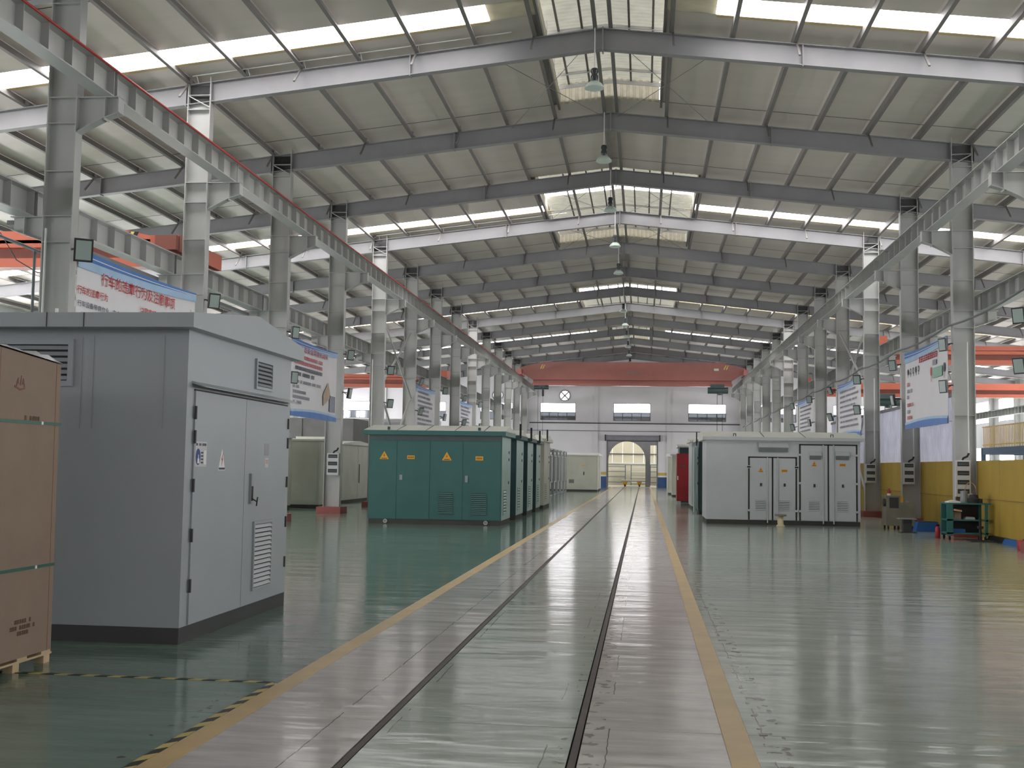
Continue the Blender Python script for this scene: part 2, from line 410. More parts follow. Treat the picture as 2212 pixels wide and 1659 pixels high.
tag(MB((-3.8, 8.3, 0)).box(-5.2, -2.70, 8.27, 8.32, 0.0, 0.003).build('hazard_tape', 'hazard_stripe'), 'thin black and yellow striped tape across the green floor beside the carton pallet', 'floor tape')
tag(MB((-2.69, 6.5, 0)).box(-2.72, -2.664, 4.0, 8.25, 0.0, 0.003).build('hazard_tape', 'hazard_stripe'), 'black and yellow striped tape along the edge of the yellow line', 'floor tape')

# ------------------------------------------------------------------ walls
def gable_wall(name, y0, y1, rows_, m):
    """rows_: (z0, z1, [gaps in x]); the top row follows the roof"""
    mb = MB()
    for (z0, z1, gaps) in rows_:
        xs = [XL_] + [v for gp in gaps for v in gp] + [XR_]
        for a, b in zip(xs[0::2], xs[1::2]):
            if z1 is not None: mb.box(a, b, y0, y1, z0, z1)
            else:
                pts = [(a, z0), (b, z0), (b, zroof(b) + 0.1)]
                if a < XA < b: pts.append((XA, ZR + 0.1))
                pts.append((a, zroof(a) + 0.1)); mb.prism(pts, 'y', y0, y1)
    return struct(mb.build(name, m))
WIN = [(-8.80, -5.78), (-2.58, 0.54), (3.70, 6.83)]
WINL = [(-26.1, -23.1), (-20.0, -17.0), (-14.0, -11.2)]
WINR = [(9.6, 12.6), (15.6, 18.6), (21.4, 24.4)]
ALLW = sorted(WIN + WINL + WINR)
DOOR = (-3.03, 1.07)
FANS = [-6.73, -12.5]
fg = sorted((x - 0.46, x + 0.46) for x in FANS)
wall_back = gable_wall('wall_back', YB, YB + 0.3, [(0, 3.88, [DOOR]), (3.88, 5.6, []), (5.6, 7.08, ALLW), (7.08, 7.24, []), (7.24, 8.16, fg), (8.16, 8.4, []), (8.4, None, [])], 'wall_paint')
for x in (-22.4, -16.3, -10.2, -4.04, 2.09, 8.2, 14.3, 20.4):
    zt = zroof(x) - 0.05
    MB().box(x - 0.16, x + 0.16, YB - 0.14, YB, 0.0 if abs(x + 1) > 4 or not (DOOR[0] < x < DOOR[1]) else 4.4, zt).build('pilaster', 'pilaster_white', wall_back)
for a, b in ((-10.0, -4.2), (-3.88, DOOR[0] - 0.02), (DOOR[1] + 0.02, 1.93), (2.25, 8.04)):
    MB().box(a, b, YB - 0.02, YB, 0, 0.88).build('dado_panel', 'blue_dado', wall_back)
    MB().box(a, b, YB - 0.018, YB, 1.02, 1.26).build('dado_stripe', 'yellow_band', wall_back)
for i, (a, b) in enumerate(ALLW):
    t = struct(thing('window_%d' % (i + 1), (a, YB, 5.6), None, None)); o = (a, YB, 5.6)
    fr = MB(o).box(a, b, YB + 0.05, YB + 0.12, 5.6, 5.65).box(a, b, YB + 0.05, YB + 0.12, 6.24, 6.30).box(a, a + 0.05, YB + 0.05, YB + 0.12, 5.6, 7.08).box(b - 0.05, b, YB + 0.05, YB + 0.12, 5.6, 7.08).box(a, b, YB + 0.05, YB + 0.12, 7.03, 7.08)
    fr.build('window_frame', 'window_frame', t)
    for k in range(1, 4):
        x = a + (b - a) * k / 4
        MB(o).box(x - 0.025, x + 0.025, YB + 0.06, YB + 0.11, 5.65, 6.24).build('mullion', 'window_frame', t)
    for k in range(4):
        x0 = a + 0.03 + (b - a - 0.06) * k / 4; x1 = a + 0.03 + (b - a - 0.06) * (k + 1) / 4
        MB(o).box(x0, x1, YB + 0.08, YB + 0.085, 5.65, 6.24).build('pane', 'window_glass_dark', t)
    MB(o).box(a + 0.05, b - 0.05, YB + 0.08, YB + 0.085, 6.30, 7.03).build('pane', 'window_milky_end', t)
# front wall behind the camera: unseen, with glowing panes added as fill light
wall_front = gable_wall('wall_front', YF - 0.3, YF, [(0, 5.4, []), (5.4, 7.4, ALLW), (7.4, None, [])], 'wall_paint')
for (a, b) in ALLW:
    MB().box(a, b, YF - 0.18, YF - 0.16, 5.4, 7.4).build('pane', 'window_milky_front', wall_front)
# side walls
def side_wall(name, x0, x1, sgn):
    mb = MB(); zt = zroof(XR_ if sgn > 0 else XL_) + 0.1
    mb.box(x0, x1, YF, YB, 0, 1.2).box(x0, x1, YF, YB, 3.6, 5.5).box(x0, x1, YF, YB, 7.2, zt)
    gaps = []
    y = YF + 1.5
    k = -4
    yy = YF
    while FY(k) < YB - 1:
        c = FY(k) + 3
        mb.box(x0, x1, yy, c - 1.7, 5.5, 7.2).box(x0, x1, yy, c - 1.7, 1.2, 3.6); gaps.append((c - 1.7, c + 1.7)); yy = c + 1.7; k += 1
    mb.box(x0, x1, yy, YB, 5.5, 7.2).box(x0, x1, yy, YB, 1.2, 3.6)
    o = struct(mb.build(name, 'wall_aisle'))
    for i, (a, b) in enumerate(gaps):
        fr = MB(); xm = (x0 + x1) / 2
        for q in range(4):
            yv = a + (b - a) * q / 3; fr.box(xm - 0.03, xm + 0.03, yv - 0.03, yv + 0.03, 5.5, 7.2)
        fr.box(xm - 0.03, xm + 0.03, a, b, 6.3, 6.36).box(xm - 0.03, xm + 0.03, a, b, 5.5, 5.56)
        fr.build('window_frame', 'window_frame', o)
        MB().box(xm - 0.004, xm + 0.004, a, b, 5.5, 7.2).build('pane', 'window_milky', o)
        MB().box(xm - 0.004, xm + 0.004, a, b, 1.2, 3.6).build('pane', 'window_milky', o)
    for kk in range(-4, 14):
        xi = x0 - 0.3 if sgn > 0 else x1
        MB().box(xi, xi + 0.3, FY(kk) - 0.15, FY(kk) + 0.15, 0, zt - 0.25).build('wall_column', 'steel_grey', o)
    return o
side_wall('wall_left', XL_ - 0.2, XL_, -1); side_wall('wall_right', XR_, XR_ + 0.2, 1)

# ------------------------------------------------------------------ roof
VENTS = [(18.7, 29.9, 1.35), (36.9, 48.3, 2.70), (60.4, 71.8, 2.70), (78.8, 88.0, 1.35)]
STRIPS = [(22.90, 23.77), (41.10, 41.97), (64.25, 65.20), (79.6, 80.4)]
ceiling = thing('ceiling', (XA, 40, ZR), None, None); struct(ceiling)
TH = 0.06
cuts = {YF, YB}
for k in range(-4, 14):
    for d in (1.63, 5.28):
        y = FY(k) + d
        if YF < y < YB and all(not (a - 0.5 < y < b + 0.5) for a, b in STRIPS): cuts.add(round(y, 3))
for a, b in STRIPS: cuts |= {a, b}
for a, b, hw in VENTS: cuts |= {a, b}
cuts = sorted(cuts)
oC = (XA, 40, ZR)
def slab(name, m, sgn, d0, d1, a, b, gap=0.0, z=0.0, th=TH):
    x0 = XA + sgn * d0; x1 = XA + sgn * d1
    z0 = ZR - SL * d0 + z; z1 = ZR - SL * d1 + z
    return MB(oC).prism([(x0, z0), (x1, z1), (x1, z1 + th), (x0, z0 + th)], 'y', a + gap, b - gap).build(name, m, ceiling)
DL, DR = XA - XL_ + 0.2, XR_ - XA + 0.2
for a, b in zip(cuts[:-1], cuts[1:]):
    mid = (a + b) / 2; st = any(p <= mid <= q for p, q in STRIPS); hw = 0.0
    for p, q, h in VENTS:
        if p <= mid <= q: hw = h
    for sgn, D in ((-1, DL), (1, DR)):
        if st:
            if hw < 2.4: slab('roof_panel', 'vent_sheet', sgn, hw, 2.40, a, b)
            d = max(hw, 2.40)
            e = d
            for q in [2.82 + 1.32 * i for i in range(0, 22)] + [D]:
                if q > e + 0.2:
                    q = min(q, D); slab('skylight_pane', 'skylight_sheet', sgn, e + 0.012, q - 0.012, a, b, 0.02); e = q
        else:
            slab('roof_panel', 'roof_white', sgn, hw, D, a, b)
            if b < YB - 0.1 and not any(abs(b - v) < 0.02 for q in STRIPS + VENTS for v in q[:2]): slab('lap_seam', 'joint_dark', sgn, hw, D, b - 0.012, b + 0.012, 0.0, -0.004, 0.006)
for a, b in STRIPS:       # cream flashing on the far edge of every roof light
    for sgn, D in ((-1, DL), (1, DR)):
        slab('flashing', 'soffit_cream', sgn, 2.42, D, b - 0.01, b + 0.13, 0.0, -0.012, 0.012)
PURL = [0.17] + [1.50 + 1.32 * i for i in range(0, 20)]
for sgn, D in ((-1, DL), (1, DR)):
    for d in PURL:
        if d > D - 0.3: continue
        x = XA + sgn * d; z = ZR - SL * d
        mb = MB(oC).box(x - 0.045, x - 0.037, YF, YB, z - 0.19, z - 0.012).box(x - 0.045, x + 0.045, YF, YB, z - 0.195, z - 0.187).box(x + 0.037, x + 0.045, YF, YB, z - 0.187, z - 0.165)
        mb.build('purlin', 'purlin_grey', ceiling)

# ridge ventilators standing on the roof
def corrugated_y(mb, x0, z0, x1, z1, ya, yb, p=0.20, h=0.035):
    """sheet from (x0,z0) to (x1,z1), ribs running across the hall"""
    y = ya; vs = []; n = 0
    while y < yb - 1e-6:
        for dy, dz in ((0, 0), (p * 0.45, 0), (p * 0.55, h), (p * 0.9, h)):
            if y + dy > yb: break
            vs += [(x0, y + dy, z0 + dz), (x1, y + dy, z1 + dz)]; n += 1
        y += p
    mb.add(vs, [(2 * i, 2 * i + 1, 2 * i + 3, 2 * i + 2) for i in range(n - 1)]); return mb
def corrugated_x(mb, y, xa, xb, zlo, zhi, p=0.17, h=0.03):
    x = xa; vs = []; n = 0
    while x < xb - 1e-6:
        for dx, dy in ((0, 0), (p * 0.45, 0), (p * 0.55, h), (p * 0.9, h)):
            if x + dx > xb: break
            vs += [(x + dx, y - dy, zlo(x + dx)), (x + dx, y - dy, zhi(x + dx))]; n += 1
        x += p
    mb.add(vs, [(2 * i, 2 * i + 1, 2 * i + 3, 2 * i + 2) for i in range(n - 1)]); return mb
for i, (a, b, hw) in enumerate(VENTS):
    o = (XA, (a + b) / 2, ZR)
    t = thing('ridge_ventilator', o, ['cream corrugated ridge ventilator over the nearest roof beam, closest to the viewer', 'wide cream ridge ventilator over the third to fifth roof beams', 'wide brownish ridge ventilator above the middle of the hall', 'small ridge ventilator farthest away above the orange crane'][i], 'roof vent', 'ridge ventilators')
    ze = ZR - SL * hw + 0.52; zr = ze + 0.10 * (hw + 0.25)
    for sgn in (-1, 1):
        xe = XA + sgn * (hw + 0.25)
        ls = [q for q in STRIPS if a < q[0] < b and hw > 2] if i else []
        e = a - 0.1
        for (p0, p1) in ls:
            corrugated_y(MB(o), XA, zr, xe, ze, e, p0).build('roof_sheet', 'vent_sheet', t); e = p1
            MB(o).prism([(XA + sgn * 0.15, zr - 0.015), (xe, ze), (xe, ze + 0.03), (XA + sgn * 0.15, zr + 0.015)], 'y', p0, p1).build('light_pane', 'skylight_sheet', t)
        corrugated_y(MB(o), XA, zr, xe, ze, e, b + 0.1).build('roof_sheet', 'vent_sheet', t)
        xs = XA + sgn * hw
        mb = MB(o); z0 = ZR - SL * hw - 0.02
        y = a
        mb.box(xs - 0.01, xs + 0.01, a, b, z0, z0 + 0.34); mb.build('side_sheet', 'vent_sheet', t)
        MB(o).box(xs - 0.03, xs + 0.03, a, b, z0 - 0.14, z0).build('curb', 'purlin_grey', t)
        k = a + 0.2
        while k < b:
            MB(o).box(xs - 0.03, xs + 0.03, k - 0.03, k + 0.03, z0, ze + 0.02).build('post', 'pilaster_white', t); k += 2.2
    for ye in (a + 0.02, b - 0.02):
        lo = lambda x: ZR - SL * abs(x - XA) - 0.02
        hi = lambda x: zr - 0.10 * abs(x - XA)
        corrugated_x(MB(o), ye, XA - hw, XA + hw, lo, hi).build('gable_panel', 'gable_sheet', t)
        MB(o).prism([(XA - hw, zr - 0.10 * hw - 0.16), (XA, zr - 0.16), (XA + hw, zr - 0.10 * hw - 0.16), (XA + hw, zr - 0.1 * hw - 0.06), (XA, zr - 0.06), (XA - hw, zr - 0.1 * hw - 0.06)], 'y', ye - 0.08, ye - 0.04).build('gable_beam', 'pilaster_white', t)
    k = a + 1.6
    while k < b - 0.5:
        for sgn in (-1, 1):
            MB(o).prism([(XA, zr - 0.09), (XA + sgn * hw, zr - 0.1 * hw - 0.09), (XA + sgn * hw, zr - 0.1 * hw - 0.02), (XA, zr - 0.02)], 'y', k - 0.02, k + 0.02).build('roof_rib', 'pilaster_white', t)
        k += 2.9
    for dx in [d for d in (0.55, 1.1, 1.9) if d < hw]:
        for sgn in (-1, 1):
            x = XA + sgn * dx; z = zr - 0.1 * dx
            MB(o).box(x - 0.025, x + 0.025, a, b, z - 0.07, z - 0.012).build('roof_batten', 'purlin_grey', t)

# ------------------------------------------------------------------ steel frames
def xz_beam(mb, pts_lo, pts_hi, y, wid, tf=0.018, tw=0.012):
    """I-section in the plane of the frame between a lower and an upper polyline"""
    for (a, b), (c, d) in zip(zip(pts_lo[:-1], pts_lo[1:]), zip(pts_hi[:-1], pts_hi[1:])):
        mb.prism([a, b, (b[0], b[1] + tf), (a[0], a[1] + tf)], 'y', y - wid, y + wid)
        mb.prism([(c[0], c[1] - tf), (d[0], d[1] - tf), d, c], 'y', y - wid, y + wid)
        mb.prism([(a[0], a[1] + tf), (b[0], b[1] + tf), (d[0], d[1] - tf), (c[0], c[1] - tf)], 'y', y - tw / 2, y + tw / 2)
    return mb
DEP = 0.47; ZT = ZR - 0.205     # rafter depth, top of rafter at the ridge
y0 = FY(1); o0 = (XA, y0, ZT)
raf = thing('roof_rafter', o0, '', 'rafter', 'portal frame rafters')
for sgn, D in ((-1, DL - 0.3), (1, DR - 0.3)):
    xe = XA + sgn * D; ze = ZT - SL * D
    mb = MB(o0)
    lo = [(XA, ZT - DEP), (xe, ze - DEP)]; hi = [(XA, ZT), (xe, ze)]
    xz_beam(mb, lo, hi, y0, 0.10); mb.build('rafter_beam', 'rafter_grey', raf)
    for d in (4.3, 8.9, 9.5, 14.5):
        x = XA + sgn * d; z = ZT - SL * d
        MB(o0).box(x - 0.012, x + 0.012, y0 - 0.10, y0 + 0.10, z - DEP - 0.02, z + 0.01).build('splice_plate', 'rafter_grey', raf)
    c0 = None; b0 = None
    for i, d in enumerate(PURL[1:19]):
        if d > D - 0.4: continue
        x = XA + sgn * d; z = ZT - SL * d
        if c0 is None:
            c0 = MB((XA, y0, 0)).prism([(XA - 0.01, 0), (XA + 0.01, 0), (XA + 0.01, 0.17), (XA - 0.01, 0.17)], 'y', y0 - 0.09, y0 + 0.05).build('purlin_cleat', 'rafter_grey', raf)
            b0 = MB((XA, y0, 0)).obox((XA + sgn * 0.0, y0 - 0.30, -0.20), (0.022, 0, 0), (0, 0.26, 0.24), (0, 0.012, -0.013)).build('fly_brace', 'purlin_grey', raf)
            c, q = c0, b0
        else:
            c = inst(c0, raf); q = inst(b0, raf) if i % 2 == 0 else None
        c.location = (x - XA, 0, z - ZT)
        if q: q.location = (x - XA + sgn * 0.03, 0, z - ZT)
MB(o0).box(XA - 0.015, XA + 0.015, y0 - 0.12, y0 + 0.12, ZT - DEP - 0.05, ZT + 0.02).build('ridge_plate', 'rafter_grey', raf)
RL = {}
for k in KF:
    if k == 13: n = 'roof rafter right in front of the far end wall'
    elif k < 1: n = 'roof rafter over the viewer, %s behind the nearest visible one' % ORD[-k]
    else: n = '%s steel roof rafter counted from the viewer' % ORD[k - 1]
    RL[k] = raf if k == 1 else copy_tree(raf, (XA, FY(k) if k < 13 else FY(13) - 0.25, ZT))
    RL[k]['label'] = 'grey ' + n

def colname(k, side):
    if side == 'left': return '%s from the viewer in the left row' % ORD[k]
    return 'cut off at the right edge of the picture' if k == 1 else '%s whole one from the viewer in the right row' % ORD[k - 2]
for k, lab in ((1, 'thin pale pipe running above the nearest roof rafter on the left'), (4, 'thin pale pipe running above the fourth roof rafter on the left')):
    y_ = FY(k) - 0.22; o = (XA - 5, y_, ZT - 0.4)
    t = thing('roof_conduit', o, lab, 'pipe', 'pipes above the rafters')
    MB(o).cyl((XA - 2.0, y_, ZT - SL * 2.0 + 0.13), (XA - 9.3, y_, ZT - SL * 9.3 + 0.13), 0.014, 8).build('pipe', 'pale_pipe', t)
    for d in (2.8, 4.1, 5.4, 6.7, 8.0, 9.2): MB(o).cyl((XA - d, y_, ZT - SL * d + 0.13), (XA - d, y_ + 0.14, ZT - SL * d - 0.01), 0.008, 6).build('clip', 'pale_pipe', t)
for k in (1, 3, 4, 6):
    for sgn in (-1, 1):
        for (da, db) in ((0.2, 2.7), (2.7, 0.2)):
            MB(oC).cyl((XA + sgn * da, FY(k) + 0.1, ZT - SL * da - 0.1), (XA + sgn * db, FY(k + 1) - 0.1, ZT - SL * db - 0.1), 0.008, 5).build('tie_rod', 'purlin_grey', ceiling)
# columns (left row built, right row mirrored)
def make_column(sx):
    """sx = -1 left row, +1 right row; coordinates mirrored about the ridge line"""
    y = FY(1); X = lambda d: XA + sx * d
    o = (X(9.18), y, 0)
    t = thing('steel_column', o, '', 'column', 'steel columns of the %s row' % ('left' if sx < 0 else 'right'))
    def bx(mb, d0, d1, ya, yb, z0, z1):
        a, b = sorted((X(d0), X(d1))); return mb.box(a, b, y + ya, y + yb, z0, z1)
    di, do = 8.90, 9.44
    zt_i = ZT - SL * di; zt_o = ZT - SL * do
    bx(MB(o), di + 0.018, do - 0.018, -0.006, 0.006, 0.0, zt_o).build('web', 'steel_grey', t)
    bx(MB(o), di, di + 0.018, -0.115, 0.115, 0.0, zt_i + 0.12).build('flange', 'steel_grey', t)
    bx(MB(o), do - 0.018, do, -0.115, 0.115, 0.0, zt_o + 0.05).build('flange', 'steel_grey', t)
    for z in (7.93, 7.47, 6.62, 5.83, 5.37, 3.1, 9.62, 9.95):
        bx(MB(o), di + 0.018, do - 0.018, -0.11, 0.11, z - 0.007, z + 0.007).build('stiffener', 'steel_grey', t)
    a = X(di + 0.03); b = X(do - 0.03)
    MB(o).prism([(a, 9.66), (b, 9.92), (b, 9.945), (a, 9.685)], 'y', y - 0.11, y - 0.02).build('diagonal_stiffener', 'steel_grey', t)
    # nave bracket
    br = bx(MB(o), di - 0.77, di, -0.10, 0.10, 7.914, 7.930).build('bracket_flange', 'steel_grey', t)
    poly = [(X(di), 7.914), (X(di - 0.75), 7.914), (X(di - 0.75), 7.66)] + [(X(di - 0.75 + 0.75 * q), 7.66 - 0.34 * q ** 1.25) for q in (0.35, 0.7, 1.0)]
    w_ = MB(o).prism(poly, 'y', y - 0.007, y + 0.007).build('bracket', 'steel_grey', t)
    mb = MB(o); pts = [(X(di - 0.77), 7.655)] + [(X(di - 0.75 + 0.75 * q), 7.66 - 0.34 * q ** 1.25) for q in (0.35, 0.7, 1.0)]
    for p, q in zip(pts[:-1], pts[1:]): mb.prism([p, q, (q[0], q[1] - 0.016), (p[0], p[1] - 0.016)], 'y', y - 0.10, y + 0.10)
    mb.build('bracket_flange', 'steel_grey', t)
    bx(MB(o), di - 0.507, di - 0.493, -0.095, 0.095, 7.52, 7.914).build('bracket_stiffener', 'steel_grey', t)
    bx(MB(o), di - 0.757, di - 0.745, -0.10, 0.10, 7.64, 7.914).build('bracket_end_plate', 'steel_grey', t)
    # aisle bracket
    bx(MB(o), do, do + 0.60, -0.10, 0.10, 5.814, 5.830).build('bracket_flange', 'steel_grey', t)
    MB(o).prism([(X(do), 5.814), (X(do + 0.58), 5.814), (X(do + 0.58), 5.60), (X(do), 5.40)], 'y', y - 0.007, y + 0.007).build('bracket', 'steel_grey', t)
    MB(o).prism([(X(do), 5.40), (X(do + 0.58), 5.60), (X(do + 0.58), 5.584), (X(do), 5.384)], 'y', y - 0.10, y + 0.10).build('bracket_flange', 'steel_grey', t)
    bx(MB(o), do + 0.34, do + 0.354, -0.095, 0.095, 5.50, 5.814).build('bracket_stiffener', 'steel_grey', t)
    bx(MB(o), di - 0.13, do + 0.13, -0.42, 0.42, 0.0, 0.21).build('base_block', 'plinth_red', t)
    return t
for sx, side in ((-1, 'left'), (1, 'right')):
    p = make_column(sx)
    for k in range(0 if sx < 0 else 1, 14):
        t = p if k == 1 else copy_tree(p, (XA + sx * 9.18, FY(k) if k < 13 else FY(13) - 0.25, 0))
        t['label'] = 'grey steel column with crane brackets, ' + colname(k, side)

# crane runways: I-beam segments resting on the brackets
def runway(name, x, z0, inner, label, red=False, rail=True, group='crane runway beams', end=13):
    o = (x, 40, z0); H = 0.47
    t = thing('crane_runway', o, label, 'crane rail', group)
    seg = None; st = None
    for k in range(-2, end):
        if seg is None:
            mb = MB((x, FY(k), z0)); y = FY(k)
            mb.box(x - 0.15, x + 0.15, y + 0.01, y + 5.99, z0, z0 + 0.018).box(x - 0.17, x + 0.17, y + 0.01, y + 5.99, z0 + H - 0.02, z0 + H).box(x - 0.007, x + 0.007, y + 0.01, y + 5.99, z0 + 0.018, z0 + H - 0.02)
            seg = mb.build('beam_segment', 'steel_grey', t); s = seg
        else: s = inst(seg, t)
        s.location = (0, FY(k) - 40, 0)
        for j in range(9):
            dy = 0.06 + 5.88 * j / 8
            for sg in (-1, 1):
                if st is None:
                    st = MB((x, 0, z0)).box(x + 0.007, x + 0.145, -0.006, 0.006, z0 + 0.018, z0 + H - 0.02).build('stiffener', 'steel_grey', s); q = st
                else: q = inst(st, s)
                q.location = (0 if sg > 0 else -0.152, dy, 0)
    MB(o).box(x - 0.03, x + 0.03, FY(-2), FY(end), z0 + H, z0 + H + 0.05).build('crane_rail', 'dark_grey', t)
    if red:
        e = x + inner * 0.175
        MB(o).cyl((e, FY(-2), z0 + H - 0.005), (e, FY(end), z0 + H - 0.005), 0.022, 8).build('conductor', 'red_conductor', t, label='red conductor pipe')
    return t
runway('l', XA - 8.40, 7.931, 1, 'grey crane runway beam with red pipe along the left columns', red=True)
runway('r', XA + 8.40, 7.931, -1, 'grey crane runway beam along the inner side of the right columns')
runway('al', XA - 9.78, 5.831, -1, 'lower grey crane runway beam in the left aisle behind the banners')
runway('ar', XA + 9.78, 5.831, 1, 'lower grey crane runway beam in the right aisle behind the columns')
runway('ao', 25.2, 5.70, -1, 'grey crane runway beam by the far wall of the right aisle')
# left aisle cable tray under the low runway
tag(MB((-11.05, 40, 5.75)).box(-11.12, -11.0, FY(0), FY(8), 5.70, 5.78).build('cable_tray', 'cable_grey'), 'grey cable tray hung below the lower left runway beam', 'cable tray')

# cross braces between the fourth and fifth columns
for sx, side in ((-1, 'left'), (1, 'right')):
    x = XA + sx * 9.1; o = (x, FY(4), 0)
    t = thing('cross_brace', o, 'crossed diagonal steel braces between two columns of the %s row' % side, 'brace', 'column cross braces')
    for (za, zb) in ((7.3, 4.5), (4.5, 7.3), (4.4, 0.5), (0.5, 4.4)):
        MB(o).cyl((x + (0.03 if za > zb else -0.03), FY(4) + 0.12, za), (x + (0.03 if za > zb else -0.03), FY(5) - 0.12, zb), 0.045, 8).build('brace_bar', 'steel_grey', t)

# ------------------------------------------------------------------ high-bay lamps below every rafter
lx, ly = XA - 0.17, FY(1) - 0.13; o = (lx, ly, 9.85)
lamp = thing('high_bay_lamp', o, '', 'lamp', 'lamps hanging along the ridge')
MB(o).cyl((lx, ly, 10.32), (lx, ly, ZT + 0.2), 0.012, 8).build('rod', 'pilaster_white', lamp)
MB(o).lathe([(0.0, 0.49), (0.07, 0.48), (0.085, 0.42), (0.065, 0.36), (0.085, 0.30), (0.085, 0.22), (0.06, 0.19)], (lx, ly, 9.85), 16).build('ballast_housing', 'lamp_body', lamp, True)
MB(o).lathe([(0.06, 0.20), (0.10, 0.19), (0.17, 0.13), (0.21, 0.06), (0.215, 0.04), (0.20, 0.05), (0.15, 0.12), (0.05, 0.17)], (lx, ly, 9.85), 24).build('shade', 'lamp_glass', lamp, True)
MB(o).lathe([(0.205, 0.045), (0.16, 0.015), (0.08, 0.0), (0.0, -0.004)], (lx, ly, 9.85), 24).build('lens', 'lamp_glass', lamp, True)
for k in (1, 2, 3, 4, 5, 7, 8, 9, 10, 11, 12):
    t = lamp if k == 1 else copy_tree(lamp, (lx, FY(k) - 0.13, 9.85))
    t['label'] = 'pale dome hanging lamp below the %s roof rafter from the viewer' % ORD[k - 1]

# ------------------------------------------------------------------ overhead cranes
def crane(o, xa, xb, y, ztop, zmid, zbot, m, label, chamfer=1.4, rail_z=6.36, hoists=(), group='overhead cranes', deep=0.45, ends=(True, True), drop=0.35, slant=0.9):
    t = thing('overhead_crane', o, label, 'crane', group)
    ya, yb = y - deep / 2, y + deep / 2
    MB(o).prism([(xa + slant, zmid), (xb - slant, zmid), (xb, zmid + (ztop - zmid) * 0.45), (xb, ztop - drop), (xb - chamfer, ztop), (xa + chamfer, ztop), (xa, ztop - drop), (xa, zmid + (ztop - zmid) * 0.45)], 'y', ya, yb).build('girder', m, t)
    zb2 = zbot + (zmid - zbot) * 0.45
    MB(o).box(xa + slant + 0.05, xb - slant - 0.05, y - 0.05, y + 0.05, zb2, zmid).build('web_plate', 'crane_dark' if m == 'crane_orange' else m, t)
    MB(o).box(xa + slant, xb - slant, y - 0.22, y + 0.22, zbot, zb2).build('lower_flange', m, t)
    for xe, on in ((xa, ends[0]), (xb, ends[1])):
        if not on: continue
        s = 1 if xe == xa else -1
        MB(o).box(min(xe - s * 0.12, xe + s * 0.22), max(xe - s * 0.12, xe + s * 0.22), y - 1.3, y + 1.3, rail_z + 0.06, rail_z + 0.45).build('end_truck', m, t)
        for dy in (-1.0, 1.0):
            MB(o).cyl((xe - 0.05, y + dy, rail_z + 0.16), (xe + 0.05, y + dy, rail_z + 0.16), 0.16, 14).build('wheel', 'dark_grey', t)
    for hx, hz in hoists:
        h = MB(o).cyl((hx - 0.75, y, zbot - 0.28), (hx + 0.75, y, zbot - 0.28), 0.24, 14).build('hoist', 'hoist_green', t)
        MB(o).box(hx - 0.55, hx + 0.45, y - 0.3, y + 0.3, zbot - 0.12, zbot + 0.16).build('trolley', 'hoist_green', t)
        MB(o).cyl((hx + 0.15, y, zbot - 0.62), (hx + 0.15, y, zbot - 0.40), 0.17, 12).build('motor', 'hoist_green', t)
        for dx in (-0.05, 0.33):
            MB(o).cyl((hx + dx, y, hz), (hx + dx, y, zbot - 0.3), 0.018, 6).build('rope', 'cable_black', t)
        MB(o).lathe([(0.0, 0.30), (0.13, 0.26), (0.14, 0.05), (0.05, 0.0), (0.04, -0.12), (0.09, -0.2), (0.05, -0.3), (0.0, -0.3)], (hx + 0.14, y, hz - 0.1), 10).build('hook', 'cab_red' if group != 'x' else 'black', t)
    return t
cr = crane((XA, 86, 8.4), XA - 8.42, XA + 8.42, 86, 9.55, 8.20, 7.76, 'crane_red', 'long red-orange overhead crane spanning the hall before the end wall', rail_z=8.451, hoists=((5.45, 3.2),), chamfer=1.8, drop=0.42, slant=0.95)
o = (XA, 86, 8.4)
for x in (-7.85, 5.85):
    for dx in (0, 0.17):
        MB(o).prism([(x + dx, 9.02), (x + dx + 0.07, 9.02), (x + dx + 0.22, 9.34), (x + dx + 0.15, 9.34)], 'y', 85.765, 85.774).build('warning_stripe', 'yellow_mark', cr)
MB(o).box(5.15, 5.5, 85.765, 85.774, 8.93, 9.1).build('label_plate', 'white_mark', cr)
q = rows(MB(o), '-y', 85.771, -1.6, -0.2, 8.68, 8.82).build('faded_lettering', 'paper_smoke', cr); q['kind'] = 'stuff'
hx = -7.75
MB(o).cyl((hx - 0.55, 86, 7.62), (hx + 0.55, 86, 7.62), 0.16, 12).build('control_box', 'hoist_green', cr)
MB(o).box(hx - 0.2, hx + 0.3, 85.8, 86.2, 7.6, 7.85).build('trolley', 'hoist_green', cr)
for dx in (-0.25, 0.12):
    MB(o).cyl((hx + dx, 86, 3.6), (hx + dx, 86, 7.55), 0.012, 6).build('rope', 'cable_black', cr)
MB(o).box(hx + 0.05, hx + 0.2, 85.9, 86.1, 6.95, 7.45).build('pendant_control', 'dark_grey', cr)

lc = crane((-19.5, 26, 6.4), -27.9, -11.05, 26.0, 7.12, 6.72, 6.24, 'crane_orange', 'bright orange crane in the left aisle above the first banner', chamfer=1.3, drop=0.30, slant=0.3, ends=(False, False))
o = (-19.5, 26, 6.4)
MB(o).box(-11.2, -10.52, 24.55, 27.2, 6.37, 6.74).build('end_truck', 'crane_orange', lc)
MB(o).box(-11.0, -10.50, 24.35, 24.55, 6.37, 6.70).build('buffer_box', 'crane_dark', lc)
for dx in (0, 0.2):
    MB(o).prism([(-12.55 + dx, 6.84), (-12.47 + dx, 6.84), (-12.36 + dx, 7.08), (-12.44 + dx, 7.08)], 'y', 25.762, 25.770).build('warning_stripe', 'yellow_mark', lc)
    MB(o).prism([(-12.46 + dx, 6.84), (-12.36 + dx, 6.84), (-12.25 + dx, 7.08), (-12.35 + dx, 7.08)], 'y', 25.763, 25.770).build('warning_stripe', 'black', lc)
